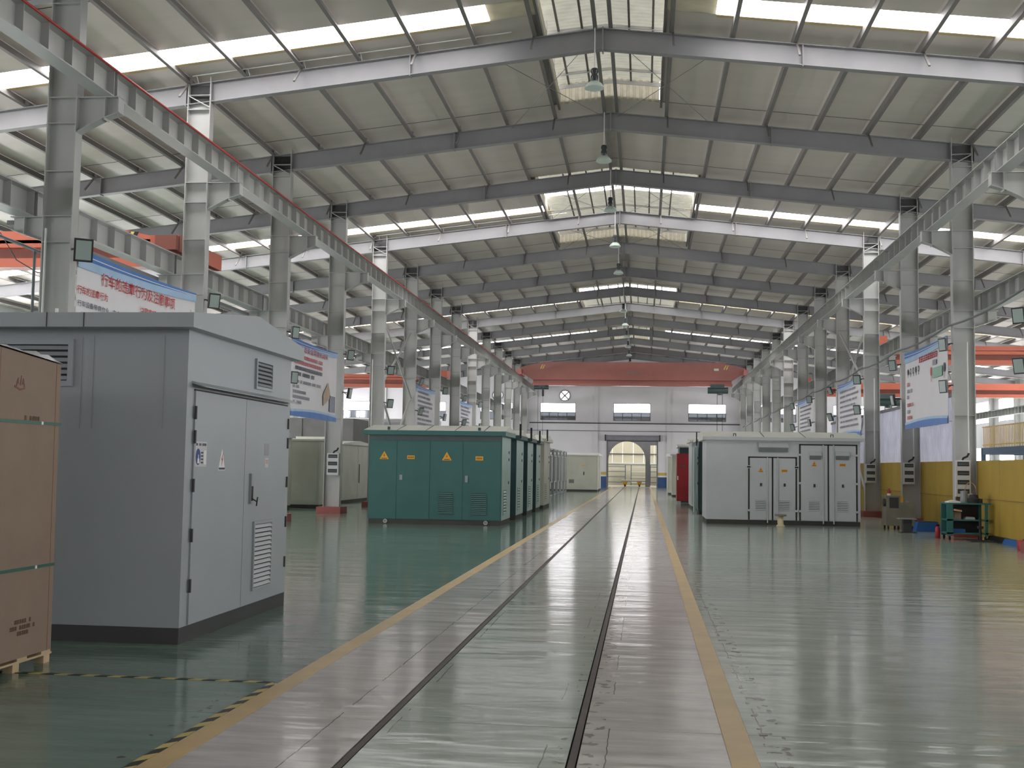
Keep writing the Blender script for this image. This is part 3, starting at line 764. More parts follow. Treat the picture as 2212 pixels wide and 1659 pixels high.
crane((-19.5, 63, 6.4), -27.9, -10.9, 63, 6.68, 6.36, 5.94, 'crane_orange', 'orange crane far down the left aisle seen between the columns', chamfer=1.0, drop=0.2, slant=0.3)
crane((17, 46, 6.4), 9.0, 25.2, 46, 6.55, 6.22, 5.82, 'crane_orange', 'orange crane in the right aisle, the nearer and higher one', chamfer=1.0, drop=0.2, slant=0.3)
crane((17, 66, 6.4), 9.0, 25.2, 66, 6.60, 6.24, 5.83, 'crane_orange', 'orange crane in the right aisle, the farther and lower one, with hook', chamfer=1.0, drop=0.2, slant=0.3, hoists=((13.5, 3.5),))

# ------------------------------------------------------------------ cabinets
def louver(t, o, face, d, u0, u1, z0, z1, n, m_frame, m_slat, rim=0.03, out=0.02):
    """louvre grille: frame part with slat sub-parts, on a face looking to -y or +x"""
    def bx(mb, a, b, e0, e1, p, q):
        if face == '-y': return mb.box(a, b, d - e1, d - e0, p, q)
        return mb.box(d + e0, d + e1, a, b, p, q)
    fr = MB(o); bx(fr, u0 - rim, u1 + rim, 0, out, z1, z1 + rim); bx(fr, u0 - rim, u1 + rim, 0, out, z0 - rim, z0); bx(fr, u0 - rim, u0, 0, out, z0, z1); bx(fr, u1, u1 + rim, 0, out, z0, z1)
    bx(fr, u0, u1, 0.0, 0.003, z0, z1)
    f = fr.build('louver_frame', m_frame, t)
    bx(MB(o), u0, u1, 0.0025, 0.004, z0, z1).build('louver_back', 'louver_dark', f)
    h = (z1 - z0) / n
    for i in range(n):
        zb = z0 + h * (i + 0.12); zt = zb + h * 0.62
        if face == '-y': MB(o).prism([(d - out, zb), (d - out - 0.004, zb + 0.004), (d - 0.004, zt + 0.004), (d - 0.004, zt - 0.004)], 'x', u0, u1).build('slat', m_slat, f)
        else: MB(o).prism([(d + out, zb), (d + out + 0.004, zb + 0.004), (d + 0.004, zt + 0.004), (d + 0.004, zt - 0.004)], 'y', u0, u1).build('slat', m_slat, f)
    return f
def tri_sign(t, o, x, y, z, w, h, bolt=True):
    s = MB(o).prism([(x - w / 2, z), (x + w / 2, z), (x, z + h)], 'y', y - 0.006, y).build('warning_triangle', 'sign_yellow', t)
    MB(o).prism([(x + 0.012, z + h * 0.75), (x - 0.022, z + h * 0.42), (x - 0.002, z + h * 0.42), (x - 0.012, z + h * 0.2), (x + 0.022, z + h * 0.5), (x + 0.002, z + h * 0.5)], 'y', y - 0.009, y - 0.006).build('bolt_mark', 'sign_red', s)
    MB(o).box(x - w * 0.3, x + w * 0.3, y - 0.009, y - 0.006, z + h * 0.06, z + h * 0.15).build('caption', 'sign_ink', s)
def rect_sign(t, o, x0, x1, y, z0, z1):
    s = MB(o).box(x0, x1, y - 0.006, y, z0, z1).build('warning_plate', 'sign_yellow', t)
    n = 4; w = (x1 - x0) * 0.8 / n
    mb = MB(o)
    for i in range(n):
        a = x0 + (x1 - x0) * 0.1 + w * i
        mb.box(a + w * 0.1, a + w * 0.85, y - 0.009, y - 0.006, z0 + (z1 - z0) * 0.32, z0 + (z1 - z0) * 0.46).box(a + w * 0.1, a + w * 0.85, y - 0.009, y - 0.006, z0 + (z1 - z0) * 0.58, z0 + (z1 - z0) * 0.7).box(a + w * 0.4, a + w * 0.55, y - 0.009, y - 0.006, z0 + (z1 - z0) * 0.28, z0 + (z1 - z0) * 0.74)
    q = mb.build('caption', 'sign_ink', s); q['kind'] = 'stuff'

# --- the big grey kiosk at the left
bx0, bx1, by0, by1 = -7.6, -4.07, 9.80, 12.80
o = (bx1, by0, 0)
t = thing('transformer_kiosk', o, 'large grey transformer kiosk with pitched roof and double door, nearest on the left', 'cabinet')
MB(o).box(bx0, bx1, by0, by1, 0.145, 2.84).build('body', 'cab_grey', t)
MB(o).box(bx0 + 0.01, bx1 - 0.005, by0 + 0.005, by1 - 0.005, 0.0, 0.143).build('base', 'cab_grey_base', t)
MB(o).prism([(by0 - 0.20, 2.80), (by1 + 0.10, 2.80), (by1 + 0.10, 2.95), (11.32, 3.12), (by0 - 0.20, 2.93)], 'x', bx0 - 0.1, bx1 + 0.12).build('roof', 'cab_grey', t)
for x in (-5.32, -4.97):
    MB(o).box(x - 0.004, x + 0.004, by0 - 0.206, by0 - 0.2, 2.80, 2.93).build('roof_seam', 'cab_grey_base', t)
MB(o).cyl((bx1 + 0.06, by0 - 0.12, 2.93), (bx1 + 0.06, by0 - 0.12, 2.965), 0.014, 8).build('lifting_eye', 'clip_white', t)
MB(o).cyl((-5.25, by0 - 0.16, 2.93), (-5.25, by0 - 0.16, 2.97), 0.014, 8).build('lifting_eye', 'clip_white', t)
for x in (-5.08, -4.97, -4.30):
    MB(o).box(x - 0.006, x + 0.006, by0 - 0.005, by0, 1.9, 2.74).build('panel_seam', 'cab_grey', t)
louver(t, o, '-y', by0, -5.86, -5.20, 2.33, 2.66, 6, 'cab_grey', 'cab_grey', rim=0.05, out=0.025)
for (a, b) in ((9.965, 11.295), (11.305, 12.675)):
    dr = MB(o).box(bx1, bx1 + 0.018, a, b, 0.155, 2.26).build('door', 'cab_grey', t)
    yh = a - 0.004 if a < 10 else b + 0.004
    for z in (2.06, 1.84, 1.40, 0.95, 0.50):
        MB(o).cyl((bx1 + 0.024, yh, z - 0.06), (bx1 + 0.024, yh, z + 0.06), 0.013, 8).build('hinge', 'dark_grey', dr)
MB(o).box(bx1, bx1 + 0.012, 11.297, 11.303, 0.155, 2.26).build('door_gap', 'gasket', t)
MB(o).box(bx1, bx1 + 0.014, 9.96, 12.68, 2.262, 2.275).build('door_gasket', 'gasket', t)
MB(o).prism([(bx1, 2.345), (bx1 + 0.13, 2.295), (bx1 + 0.13, 2.288), (bx1, 2.325)], 'y', 9.90, 12.76).build('rain_canopy', 'cab_grey', t)
louver(t, o, '+x', bx1, 11.60, 12.08, 2.42, 2.68, 6, 'cab_grey', 'cab_grey', rim=0.03, out=0.025)
louver(t, o, '+x', bx1 + 0.018, 11.62, 12.16, 0.31, 0.97, 14, 'cab_grey', 'cab_white', rim=0.03, out=0.022)
h = MB(o).box(bx1 + 0.018, bx1 + 0.045, 11.445, 11.50, 1.19, 1.50).build('door_handle', 'handle_grey', t)
MB(o).box(bx1 + 0.045, bx1 + 0.052, 11.455, 11.49, 1.22, 1.37).build('handle_recess', 'black', h)
MB(o).cyl((bx1 + 0.05, 11.47, 1.24), (bx1 + 0.07, 11.56, 1.21), 0.008, 6).build('key', 'black', h)
MB(o).cyl((bx1 + 0.07, 11.545, 1.165), (bx1 + 0.07, 11.575, 1.255), 0.008, 6).build('key', 'black', h)
d = bx1 + 0.020
s = MB(o).prism([(10.565, 1.535), (10.745, 1.535), (10.655, 1.745)], 'x', bx1 + 0.018, d).build('warning_triangle', 'sign_white', t, label='white triangle sign with red bolt')
MB(o).prism([(10.672, 1.70), (10.640, 1.635), (10.655, 1.635), (10.648, 1.575), (10.676, 1.65), (10.660, 1.65)], 'x', d, d + 0.002).build('bolt_mark', 'sign_red', s)
MB(o).box(d, d + 0.002, 10.58, 10.73, 1.542, 1.562).build('caption', 'print_dark', s)
s = MB(o).box(bx1 + 0.018, d, 9.99, 10.26, 1.57, 1.80).build('notice_sheet', 'paper_grey', t)
c = MB(o); n = 28
c.prism([(10.055 + 0.055 * math.cos(2 * math.pi * i / n), 1.66 + 0.075 * math.sin(2 * math.pi * i / n)) for i in range(n)], 'x', d, d + 0.002).build('round_emblem', 'sign_blue', s)
MB(o).prism([(10.035, 1.60), (10.085, 1.60), (10.078, 1.645), (10.068, 1.645), (10.066, 1.68), (10.056, 1.68), (10.054, 1.645), (10.042, 1.645)], 'x', d + 0.002, d + 0.003).build('emblem_mark', 'sign_white', s)
q = rows(MB(o), '+x', d + 0.001, 10.0, 10.24, 1.762, 1.785).build('print_line', 'print_dark', s); q['kind'] = 'stuff'
for z in (1.60, 1.63, 1.66, 1.69):
    q = MB(o).box(d, d + 0.002, 10.125, 10.175, z, z + 0.016).build('print_line', 'print_dark', s)
MB(o).box(d, d + 0.003, 10.185, 10.245, 1.59, 1.72).build('white_slip', 'sign_white', s)
s = MB(o).box(bx1 + 0.018, d, 11.90, 12.04, 1.69, 1.82).build('paper_pocket', 'paper_smoke', t)
s = MB(o).box(bx1 + 0.018, d, 11.915, 12.03, 1.565, 1.665).build('room_label', 'paper_grey', t)
text('变压室', 'lettering', 'sign_red', s, '+x', d + 0.001, 11.93, 12.015, 1.605, 1.648, o)

# --- carton on a pallet
o = (-4.72, 8.0, 0.0)
p = thing('pallet', o, 'pale wooden pallet under the tall brown carton', 'pallet')
for y in (7.02, 7.45, 7.88, 8.31, 8.66):
    MB(o).box(-5.95, -4.72, y, y + 0.14, 0.078, 0.098).build('deck_board', 'pallet_wood', p)
for x in (-5.95, -5.35, -4.80):
    MB(o).box(x, x + 0.08, 7.0, 8.82, 0.062, 0.078).build('stringer_board', 'pallet_wood', p)
    for y in (7.02, 7.86, 8.25, 8.70):
        MB(o).box(x, x + 0.08, y, y + 0.09, 0.0, 0.062).build('block', 'pallet_wood', p)
o = (-4.72, 8.0, 0.098)
t = thing('carton', o, 'tall brown cardboard carton with green straps at the left edge', 'carton')
MB(o).prism([(6.98, 0.098), (8.81, 0.098), (8.78, 2.385), (6.98, 2.50)], 'x', -5.95, -4.723).build('body', 'carton', t)
MB(o).prism([(8.745, 0.099), (8.752, 0.099), (8.715, 2.385), (8.708, 2.386)], 'x', -4.724, -4.7205).build('crease', 'carton_edge', t)
MB(o).prism([(7.92, 0.099), (7.926, 0.099), (7.905, 2.437), (7.899, 2.437)], 'x', -4.724, -4.7215).build('crease', 'carton_edge', t)
for z in (1.90, 0.775):
    s = MB(o).box(-5.955, -4.716, 6.97, 8.80, z - 0.012, z + 0.012).build('strap', 'strap_green', t)
    MB(o).box(-4.716, -4.712, 8.50, 8.525, z - 0.012, z + 0.012).build('strap_clip', 'clip_white', s)
random.seed(3); nu, nv = 26, 7; vs = []
for i in range(nu + 1):
    for j in range(nv + 1):
        y = 7.2 + 1.58 * i / nu; x = -5.2 + 0.50 * j / nv
        top = 2.385 + (8.78 - y) / 1.8 * 0.115
        edge = min(j, nv - j, 1) * min(i, nu - i, 1)
        vs.append((x, y, top + (0.006 if not edge else 0.02 + 0.045 * random.random() * (0.5 + 0.8 * (i > nu * 0.75)))))
MB(o).add(vs, [(i * (nv + 1) + j, (i + 1) * (nv + 1) + j, (i + 1) * (nv + 1) + j + 1, i * (nv + 1) + j + 1) for i in range(nu) for j in range(nv)]).build('plastic_wrap', 'wrap', t, True)
d = -4.7215
lg = MB(o)
for (a, b, c, e) in ((8.135, 8.155, 2.185, 2.232), (8.175, 8.193, 2.175, 2.252), (8.205, 8.222, 2.185, 2.232)):
    lg.prism([(a, c), (b, c), ((a + b) / 2 + 0.004, e)], 'x', d - 0.001, d + 0.002)
lg.prism([(8.118, 2.165), (8.132, 2.165), (8.152, 2.225), (8.140, 2.225)], 'x', d - 0.001, d + 0.002).prism([(8.232, 2.165), (8.246, 2.165), (8.224, 2.225), (8.214, 2.225)], 'x', d - 0.001, d + 0.002)
lg.prism([(8.10, 2.158), (8.18, 2.135), (8.245, 2.15), (8.245, 2.162), (8.18, 2.150), (8.10, 2.172)], 'x', d - 0.001, d + 0.002)
lg.build('red_logo', 'carton_logo', t)
q = rows(MB(o), '+x', d, 8.26, 8.47, 1.915, 1.95).build('print_line', 'carton_print', t); q['kind'] = 'stuff'
for (a, b, z) in ((8.25, 8.52, 0.362), (8.19, 8.56, 0.316), (8.26, 8.47, 0.272)):
    q = rows(MB(o), '+x', d, a, b, z, z + 0.032).build('print_line', 'carton_print', t); q['kind'] = 'stuff'

# --- green kiosks in a row
def green_kiosk(y0, dep, x0=-7.50, x1=-3.82, label='', body='cab_green', side='cab_green_side', roof='cab_roof_pale', front=True, ztop=2.43, post=True):
    o = (x1, y0, 0); y1 = y0 + dep
    t = thing('substation_cabinet', o, label, 'cabinet', 'kiosks in the row left of the track')
    MB(o).box(x0, x1, y0, y1, 0.135, ztop).build('body', body, t)
    MB(o).box(x1, x1 + 0.006, y0 + 0.02, y1 - 0.02, 0.145, ztop - 0.03).build('side_door', side, t)
    MB(o).box(x0 + 0.02, x1 - 0.01, y0 + 0.01, y1 - 0.01, 0.0, 0.135).build('base', 'cab_base', t)
    MB(o).box(x0 - 0.15, x1 + 0.12, y0 - 0.16, y1 + 0.16, ztop, ztop + 0.12).build('eave', body, t)
    ym = (y0 + y1) / 2; zr = ztop + 0.30
    MB(o).prism([(y0 - 0.16, ztop + 0.121), (y1 + 0.16, ztop + 0.121), (ym, zr)], 'x', x0 - 0.13, x1 + 0.10).build('roof', roof, t)
    for i in range(1, 5):
        x = x0 + (x1 - x0) * i / 4.6
        MB(o).prism([(y0 - 0.165, ztop + 0.122), (ym, zr + 0.012), (ym, zr), (y0 - 0.165, ztop + 0.110)], 'x', x - 0.012, x + 0.012).build('roof_seam', 'cab_band', t)
    for x in (x0 + 0.55, x1 - 0.62):
        MB(o).box(x - 0.035, x + 0.035, y0 - 0.06, y0 - 0.03, ztop + 0.13, ztop + 0.22).build('lifting_lug', 'cab_green_dark', t)
    for z in (2.0, 1.8, 1.15):
        MB(o).box(x1 + 0.006, x1 + 0.02, y1 - 0.55, y1 - 0.47, z - 0.04, z + 0.04).build('side_lock', 'black', t)
    louver(t, o, '+x', x1 + 0.006, y0 + 0.35, y0 + 0.95, 0.30, 0.95, 8, side, side, out=0.018)
    if post:
        MB(o).box(x1 + 0.10, x1 + 0.16, y0 - 0.14, y0 - 0.10, ztop + 0.02, ztop + 0.46).build('corner_post', 'black', t)
    if front:
        MB(o).box(x0 + 0.01, x1 - 0.01, y0 - 0.006, y0, 2.29, ztop).build('grey_band', 'cab_band', t)
        for a, b in ((x0 + 0.03, -6.72), (-6.71, -5.80), (-5.79, -4.89), (-4.88, x1 - 0.03)):
            MB(o).box(a, b, y0 - 0.010, y0, 0.15, 2.28).build('door', body, t)
        f = y0 - 0.011
        tri_sign(t, o, -7.07, f, 1.76, 0.26, 0.22); tri_sign(t, o, -5.33, f, 1.75, 0.27, 0.23)
        rect_sign(t, o, -6.43, -6.22, f, 1.77, 1.87); rect_sign(t, o, -4.54, -4.33, f, 1.76, 1.87)
        for x, z0, z1 in ((-6.59, 1.20, 1.34), (-4.78, 1.16, 1.34)):
            hd = MB(o).box(x - 0.04, x + 0.04, f - 0.02, f, z0, z1).build('door_handle', 'handle_grey', t)
        louver(t, o, '-y', f, -5.54, -5.15, 0.30, 0.88, 11, body, body, out=0.014, rim=0.01); louver(t, o, '-y', f, -4.64, -4.23, 0.29, 0.86, 11, body, body, out=0.014, rim=0.01)
        for x in (-7.01, -4.24):
            n = 16; mb = MB(o)
            for i in range(n):
                a0 = 2 * math.pi * i / n; a1 = 2 * math.pi * (i + 1) / n
                mb.prism([(x + 0.055 * math.cos(a0), 0.075 + 0.055 * math.sin(a0)), (x + 0.055 * math.cos(a1), 0.075 + 0.055 * math.sin(a1)), (x + 0.035 * math.cos(a1), 0.075 + 0.035 * math.sin(a1)), (x + 0.035 * math.cos(a0), 0.075 + 0.035 * math.sin(a0))], 'y', y0 - 0.02, y0 + 0.012)
            mb.build('lifting_ring', 'paper_grey', t)
            MB(o).prism([(x - 0.012, 0.05), (x + 0.012, 0.05), (x + 0.004, 0.11), (x - 0.004, 0.11)], 'y', y0 - 0.01, y0 + 0.012).build('ring_pin', 'paper_grey', t)
    return t
green_kiosk(30.75, 2.05, label='dark green kiosk with two yellow warning triangles on its front', post=False)
green_kiosk(34.28, 2.03, label='green kiosk second in the row, just behind the one with triangles', front=False, body='cab_green_dark')
green_kiosk(37.60, 1.9, label='green kiosk third in the row left of the track', front=False, body='cab_green_dark')
green_kiosk(40.70, 1.7, label='green kiosk fourth in the row, before the cream one', front=False, body='cab_green_dark')
green_kiosk(43.90, 2.7, label='cream kiosk last in the row of green kiosks', front=False, body='cab_cream', side='cab_cream', ztop=2.58)

# --- open steel frames beyond the kiosks
for i in range(6):
    y0 = 58.5 + i * 2.85; x1 = -5.0; x0 = -6.0; o = (x1, y0, 0)
    t = thing('switchgear_frame', o, 'open grey steel switchgear frame, %s of the row beyond the cream kiosk' % ORD[i], 'rack', 'open frames beyond the kiosks')
    for x in (x0, x1 - 0.08):
        for y in (y0, y0 + 1.9):
            MB(o).box(x, x + 0.08, y, y + 0.08, 0, 2.62).build('post', 'mesh_rack', t)
    for z in (0.02, 0.75, 2.2, 2.55):
        MB(o).box(x1 - 0.06, x1 - 0.01, y0 + 0.08, y0 + 1.9, z, z + 0.07).build('cross_rail', 'mesh_rack', t)
        MB(o).box(x0 + 0.08, x1 - 0.08, y0 + 0.01, y0 + 0.06, z, z + 0.07).build('cross_rail', 'mesh_rack', t)
    MB(o).box(x1 - 0.5, x1 - 0.45, y0 + 0.1, y0 + 1.85, 0.8, 2.2).build('back_panel', 'container_grey', t)
    MB(o).box(x1 - 0.03, x1 - 0.01, y0 + 1.0, y0 + 1.85, 0.82, 2.18).build('side_panel', 'mesh_rack', t)

def plain_cabinet(x0, x1, y0, y1, zt, label, body='cab_white', roof='cab_roof_pale', doors=1, group=None, handle=True, ridge=0.12, oh=0.1, front_extra=None):
    o = (x0, y0, 0)
    t = thing('substation_cabinet', o, label, 'cabinet', group)
    MB(o).box(x0, x1, y0, y1, 0.13, zt).build('body', body, t)
    MB(o).box(x0 + 0.02, x1 - 0.02, y0 + 0.02, y1 - 0.02, 0, 0.13).build('base', 'cab_base', t)
    ym = (y0 + y1) / 2
    MB(o).prism([(y0 - oh, zt), (y1 + oh, zt), (y1 + oh, zt + 0.06), (ym, zt + 0.06 + ridge), (y0 - oh, zt + 0.06)], 'x', x0 - oh, x1 + oh).build('roof', roof, t)
    for i in range(doors):
        a = x0 + 0.06 + (x1 - x0 - 0.12) * i / doors; b = x0 + 0.06 + (x1 - x0 - 0.12) * (i + 1) / doors - 0.02
        d = MB(o).box(a, b, y0 - 0.012, y0, 0.2, zt - 0.08).build('door', body, t)
        if handle: MB(o).box((a + b) / 2 - 0.03, (a + b) / 2 + 0.03, y0 - 0.04, y0 - 0.012, 1.1, 1.32).build('handle', 'dark_grey', d)
    for k, yy in enumerate((y0 + 0.1, (y0 + y1) / 2 + 0.02)):
        MB(o).box(x0 - 0.010, x0, yy, yy + (y1 - y0) / 2 - 0.14, 0.2, zt - 0.08).build('side_panel', body, t)
        MB(o).box(x1, x1 + 0.010, yy, yy + (y1 - y0) / 2 - 0.14, 0.2, zt - 0.08).build('side_panel', body, t)
    return t, o
for y, l in ((77.0, 'grey kiosk with bright roof standing left of the far doorway'), (80.4, 'grey kiosk directly behind the one left of the far doorway')):
    t, o = plain_cabinet(-6.6, -3.08, y, y + 2.6, 2.42, l, body='cab_cream', roof='sign_white', doors=2, group='kiosks by the far doorway')
    MB(o).box(-4.1, -3.95, y - 0.02, y - 0.012, 1.72, 1.80).build('warning_plate', 'sign_yellow', t)
    MB(o).box(-5.0, -4.65, y - 0.02, y - 0.012, 0.55, 0.8).build('vent_panel', 'container_grey', t)
# left aisle
plain_cabinet(-14.6, -12.35, 37.2, 39.2, 2.48, 'pale cabinet in the left aisle half hidden by the big grey kiosk', body='cab_cream', roof='cab_grey', group='cabinets in the left aisle', ridge=0.2)
plain_cabinet(-13.6, -11.55, 39.95, 42.6, 2.42, 'cream cabinet in the left aisle just left of the column with red base', body='cab_cream', group='cabinets in the left aisle', handle=False)
t, o = plain_cabinet(-14.3, -12.15, 45.2, 50.4, 2.40, 'weathered cream cabinet between the red-based column and the green kiosk', body='cab_cream', group='cabinets in the left aisle')
MB(o).box(-12.15, -12.12, 48.0, 48.08, 0.8, 1.6).build('door_bar', 'dark_grey', t)
t = thing('storage_container', (-15, 53, 0), 'dark grey storage container behind the cream cabinets in the left aisle', 'container')
o = (-15, 53, 0)
MB(o).box(-19.5, -13.6, 52.5, 55.5, 0.1, 3.75).build('body', 'container_grey', t); MB(o).box(-19.4, -13.7, 52.6, 55.4, 0, 0.1).build('base', 'cab_base', t)
for x in (-18.5, -17.3, -16.1, -14.9): MB(o).box(x - 0.03, x + 0.03, 52.46, 52.5, 0.2, 3.7).build('rib', 'container_grey', t)
t = thing('tank_housing', (-14, 58, 0), 'silver metal housing with dark edge strip beyond the cream cabinets', 'housing'); o = (-14, 58, 0)
MB(o).box(-15.3, -10.9, 57.5, 60.2, 0.1, 3.75).build('body', 'silver', t); MB(o).box(-15.4, -10.8, 57.4, 60.3, 3.75, 3.95).build('lid', 'sign_white', t)
MB(o).box(-15.36, -15.3, 57.42, 57.5, 0.1, 3.75).build('edge_strip', 'black', t); MB(o).box(-15.2, -11.0, 57.6, 60.1, 0, 0.1).build('base', 'cab_base', t)

# --- white kiosk at the right
o = (1.87, 34.75, 0); y = 34.75
t = thing('substation_cabinet', o, 'white kiosk with two pairs of black-rimmed doors right of the track', 'cabinet')
MB(o).box(1.87, 6.36, y, y + 2.4, 0.135, 2.50).build('body', 'cab_white', t)
MB(o).box(1.88, 6.35, y + 0.01, y + 2.38, 0, 0.135).build('base', 'cab_base', t)
MB(o).prism([(y - 0.16, 2.50), (y + 2.56, 2.50), (y + 2.56, 2.60), (y + 1.2, 2.80), (y - 0.16, 2.60)], 'x', 1.75, 6.46).build('roof', 'cab_roof_pale', t)
MB(o).box(1.76, 6.45, y - 0.165, y - 0.16, 2.50, 2.585).build('fascia', 'cab_white', t)
for x in (3.55, 4.75): MB(o).prism([(y - 0.165, 2.602), (y + 1.2, 2.802), (y + 1.2, 2.81), (y - 0.165, 2.61)], 'x', x - 0.012, x + 0.012).build('roof_seam', 'cab_band', t)
for x in (2.70, 5.54):
    mb = MB(o).box(x - 0.045, x - 0.025, y - 0.05, y - 0.03, 2.61, 2.70).box(x + 0.025, x + 0.045, y - 0.05, y - 0.03, 2.61, 2.70).box(x - 0.045, x + 0.045, y - 0.05, y - 0.03, 2.68, 2.70); mb.build('lifting_lug', 'dark_grey', t)
def hood(x0, x1, z0, z1, y=34.72):
    zm = z0 + (z1 - z0) * 0.48
    h = MB(o).prism([(y, z1), (y - 0.13, zm), (y - 0.12, zm - 0.01), (y, zm)], 'x', x0, x1).build('vent_hood', 'cab_white', t)
    MB(o).prism([(y - 0.118, zm - 0.012), (y - 0.02, z0), (y, z0), (y, zm - 0.012)], 'x', x0 + 0.012, x1 - 0.012).build('vent_mesh', 'vent_grey', h)
hood(3.40, 4.27, 2.16, 2.45)
for (x0, x1, zt) in ((3.10, 4.53, 2.02), (4.59, 6.28, 2.41)):
    g_ = MB(o); xm = (x0 + x1) / 2
    for a, b, p, q in ((x0, x0 + 0.045, 0.14, zt), (x1 - 0.045, x1, 0.14, zt), (xm - 0.022, xm + 0.022, 0.14, zt), (x0, x1, zt - 0.04, zt)): g_.box(a, b, y - 0.006, y, p, q)
    g_.build('door_gasket', 'gasket', t)
    for sgn, a, b in ((-1, x0 + 0.05, xm - 0.025), (1, xm + 0.025, x1 - 0.05)):
        d = MB(o).box(a, b, y - 0.03, y, 0.15, zt - 0.045).build('door', 'cab_white', t)
        w = b - a; xc = (a + b) / 2
        if sgn < 0: tri_sign(t, o, xc, y - 0.031, 1.56 if zt < 2.2 else 1.76, 0.16, 0.15)
        else: rect_sign(t, o, xc - 0.09, xc + 0.09, y - 0.031, 1.56 if zt < 2.2 else 1.76, 1.645 if zt < 2.2 else 1.845)
        hz = 1.14
        hd = MB(o).box(xc - 0.02, xc + 0.03, y - 0.06, y - 0.03, hz, hz + 0.09).build('handle', 'dark_grey', d)
        louver(t, o, '-y', y - 0.03, xc - 0.16, xc + 0.15, 0.43, 0.72, 6, 'cab_white', 'cab_white', rim=0.01, out=0.014)
        xr = (xm - 0.15) if sgn < 0 else (xm + 0.15)
        MB(o).cyl((xr, y - 0.05, 0.06), (xr, y - 0.05, zt - 0.02), 0.018, 8).build('lock_rod', 'cab_white', d)
        xh = a - 0.03 if sgn < 0 else b + 0.03
        for z in (0.42, 1.25 if zt > 2.2 else 1.72, zt - 0.32):
            MB(o).box(xh - 0.045, xh + 0.045, y - 0.05, y - 0.002, z - 0.03, z + 0.03).build('hinge', 'cab_white', d)
hood(4.88, 5.23, 1.95, 2.21); hood(5.64, 6.03, 1.95, 2.22)
o = (3.95, 33.9, 0)
s = thing('work_stool', o, 'small cream pedestal stool in front of the white kiosk', 'stool')
MB(o).lathe([(0.0, 0.0), (0.13, 0.0), (0.12, 0.03), (0.085, 0.06), (0.08, 0.30), (0.0, 0.30)], o, 16).build('pedestal', 'stool_cream', s, True)
MB(o).lathe([(0.0, 0.30), (0.16, 0.30), (0.175, 0.325), (0.16, 0.35), (0.0, 0.35)], o, 18).build('seat', 'cart_grey', s, True)
# cabinets behind the white kiosk
t, o = plain_cabinet(1.98, 5.4, 41.6, 44.0, 2.62, 'dark teal cabinet with pale roof just behind the white kiosk', body='cab_green_dark', group='cabinets right of the track')
for z in (2.02, 1.82, 1.1): MB(o).box(1.95, 1.97, 42.2, 42.28, z - 0.04, z + 0.04).build('side_lock', 'black', t)
MB(o).box(1.80, 1.86, 41.5, 42.3, 0.05, 2.40).build('open_door', 'cab_green_side', t)
MB(o).box(1.86, 1.90, 41.42, 41.48, 2.45, 2.95).build('corner_post', 'black', t)
plain_cabinet(1.93, 5.2, 46.4, 49.8, 2.70, 'pale cabinet with cream roof behind the dark teal one', body='cab_white', group='cabinets right of the track')
o = (1.5, 51.8, 0)
t = thing('tool_locker', o, 'red metal locker standing by the track', 'locker')
MB(o).box(1.48, 2.6, 51.8, 53.0, 0.18, 2.30).build('body', 'cab_red', t)
dr = MB(o).box(1.50, 2.58, 51.78, 51.8, 0.2, 2.28).build('door', 'cab_red', t)
MB(o).box(1.50, 1.54, 51.74, 51.78, 1.12, 1.30).build('handle', 'clip_white', dr)
for x in (1.50, 2.42):
    for yy in (51.82, 52.82): MB(o).box(x, x + 0.16, yy, yy + 0.16, 0, 0.18).build('foot', 'paper_grey', t)
MB(o).box(1.62, 1.84, 51.775, 51.78, 1.70, 1.80).build('name_plate', 'carton_logo', t)
plain_cabinet(1.75, 4.6, 56.6, 59.4, 2.66, 'dark green cabinet with pale roof behind the red locker', body='cab_green_dark', group='cabinets right of the track')
plain_cabinet(1.62, 3.4, 66.0, 68.0, 2.38, 'grey cabinet nearer of the two by the far blue wall base', body='cab_cream', roof='silver', group='cabinets right of the track')
plain_cabinet(1.52, 3.2, 71.5, 74.0, 2.36, 'grey cabinet farthest down the right side of the track', body='cab_cream', roof='sign_white', group='cabinets right of the track')

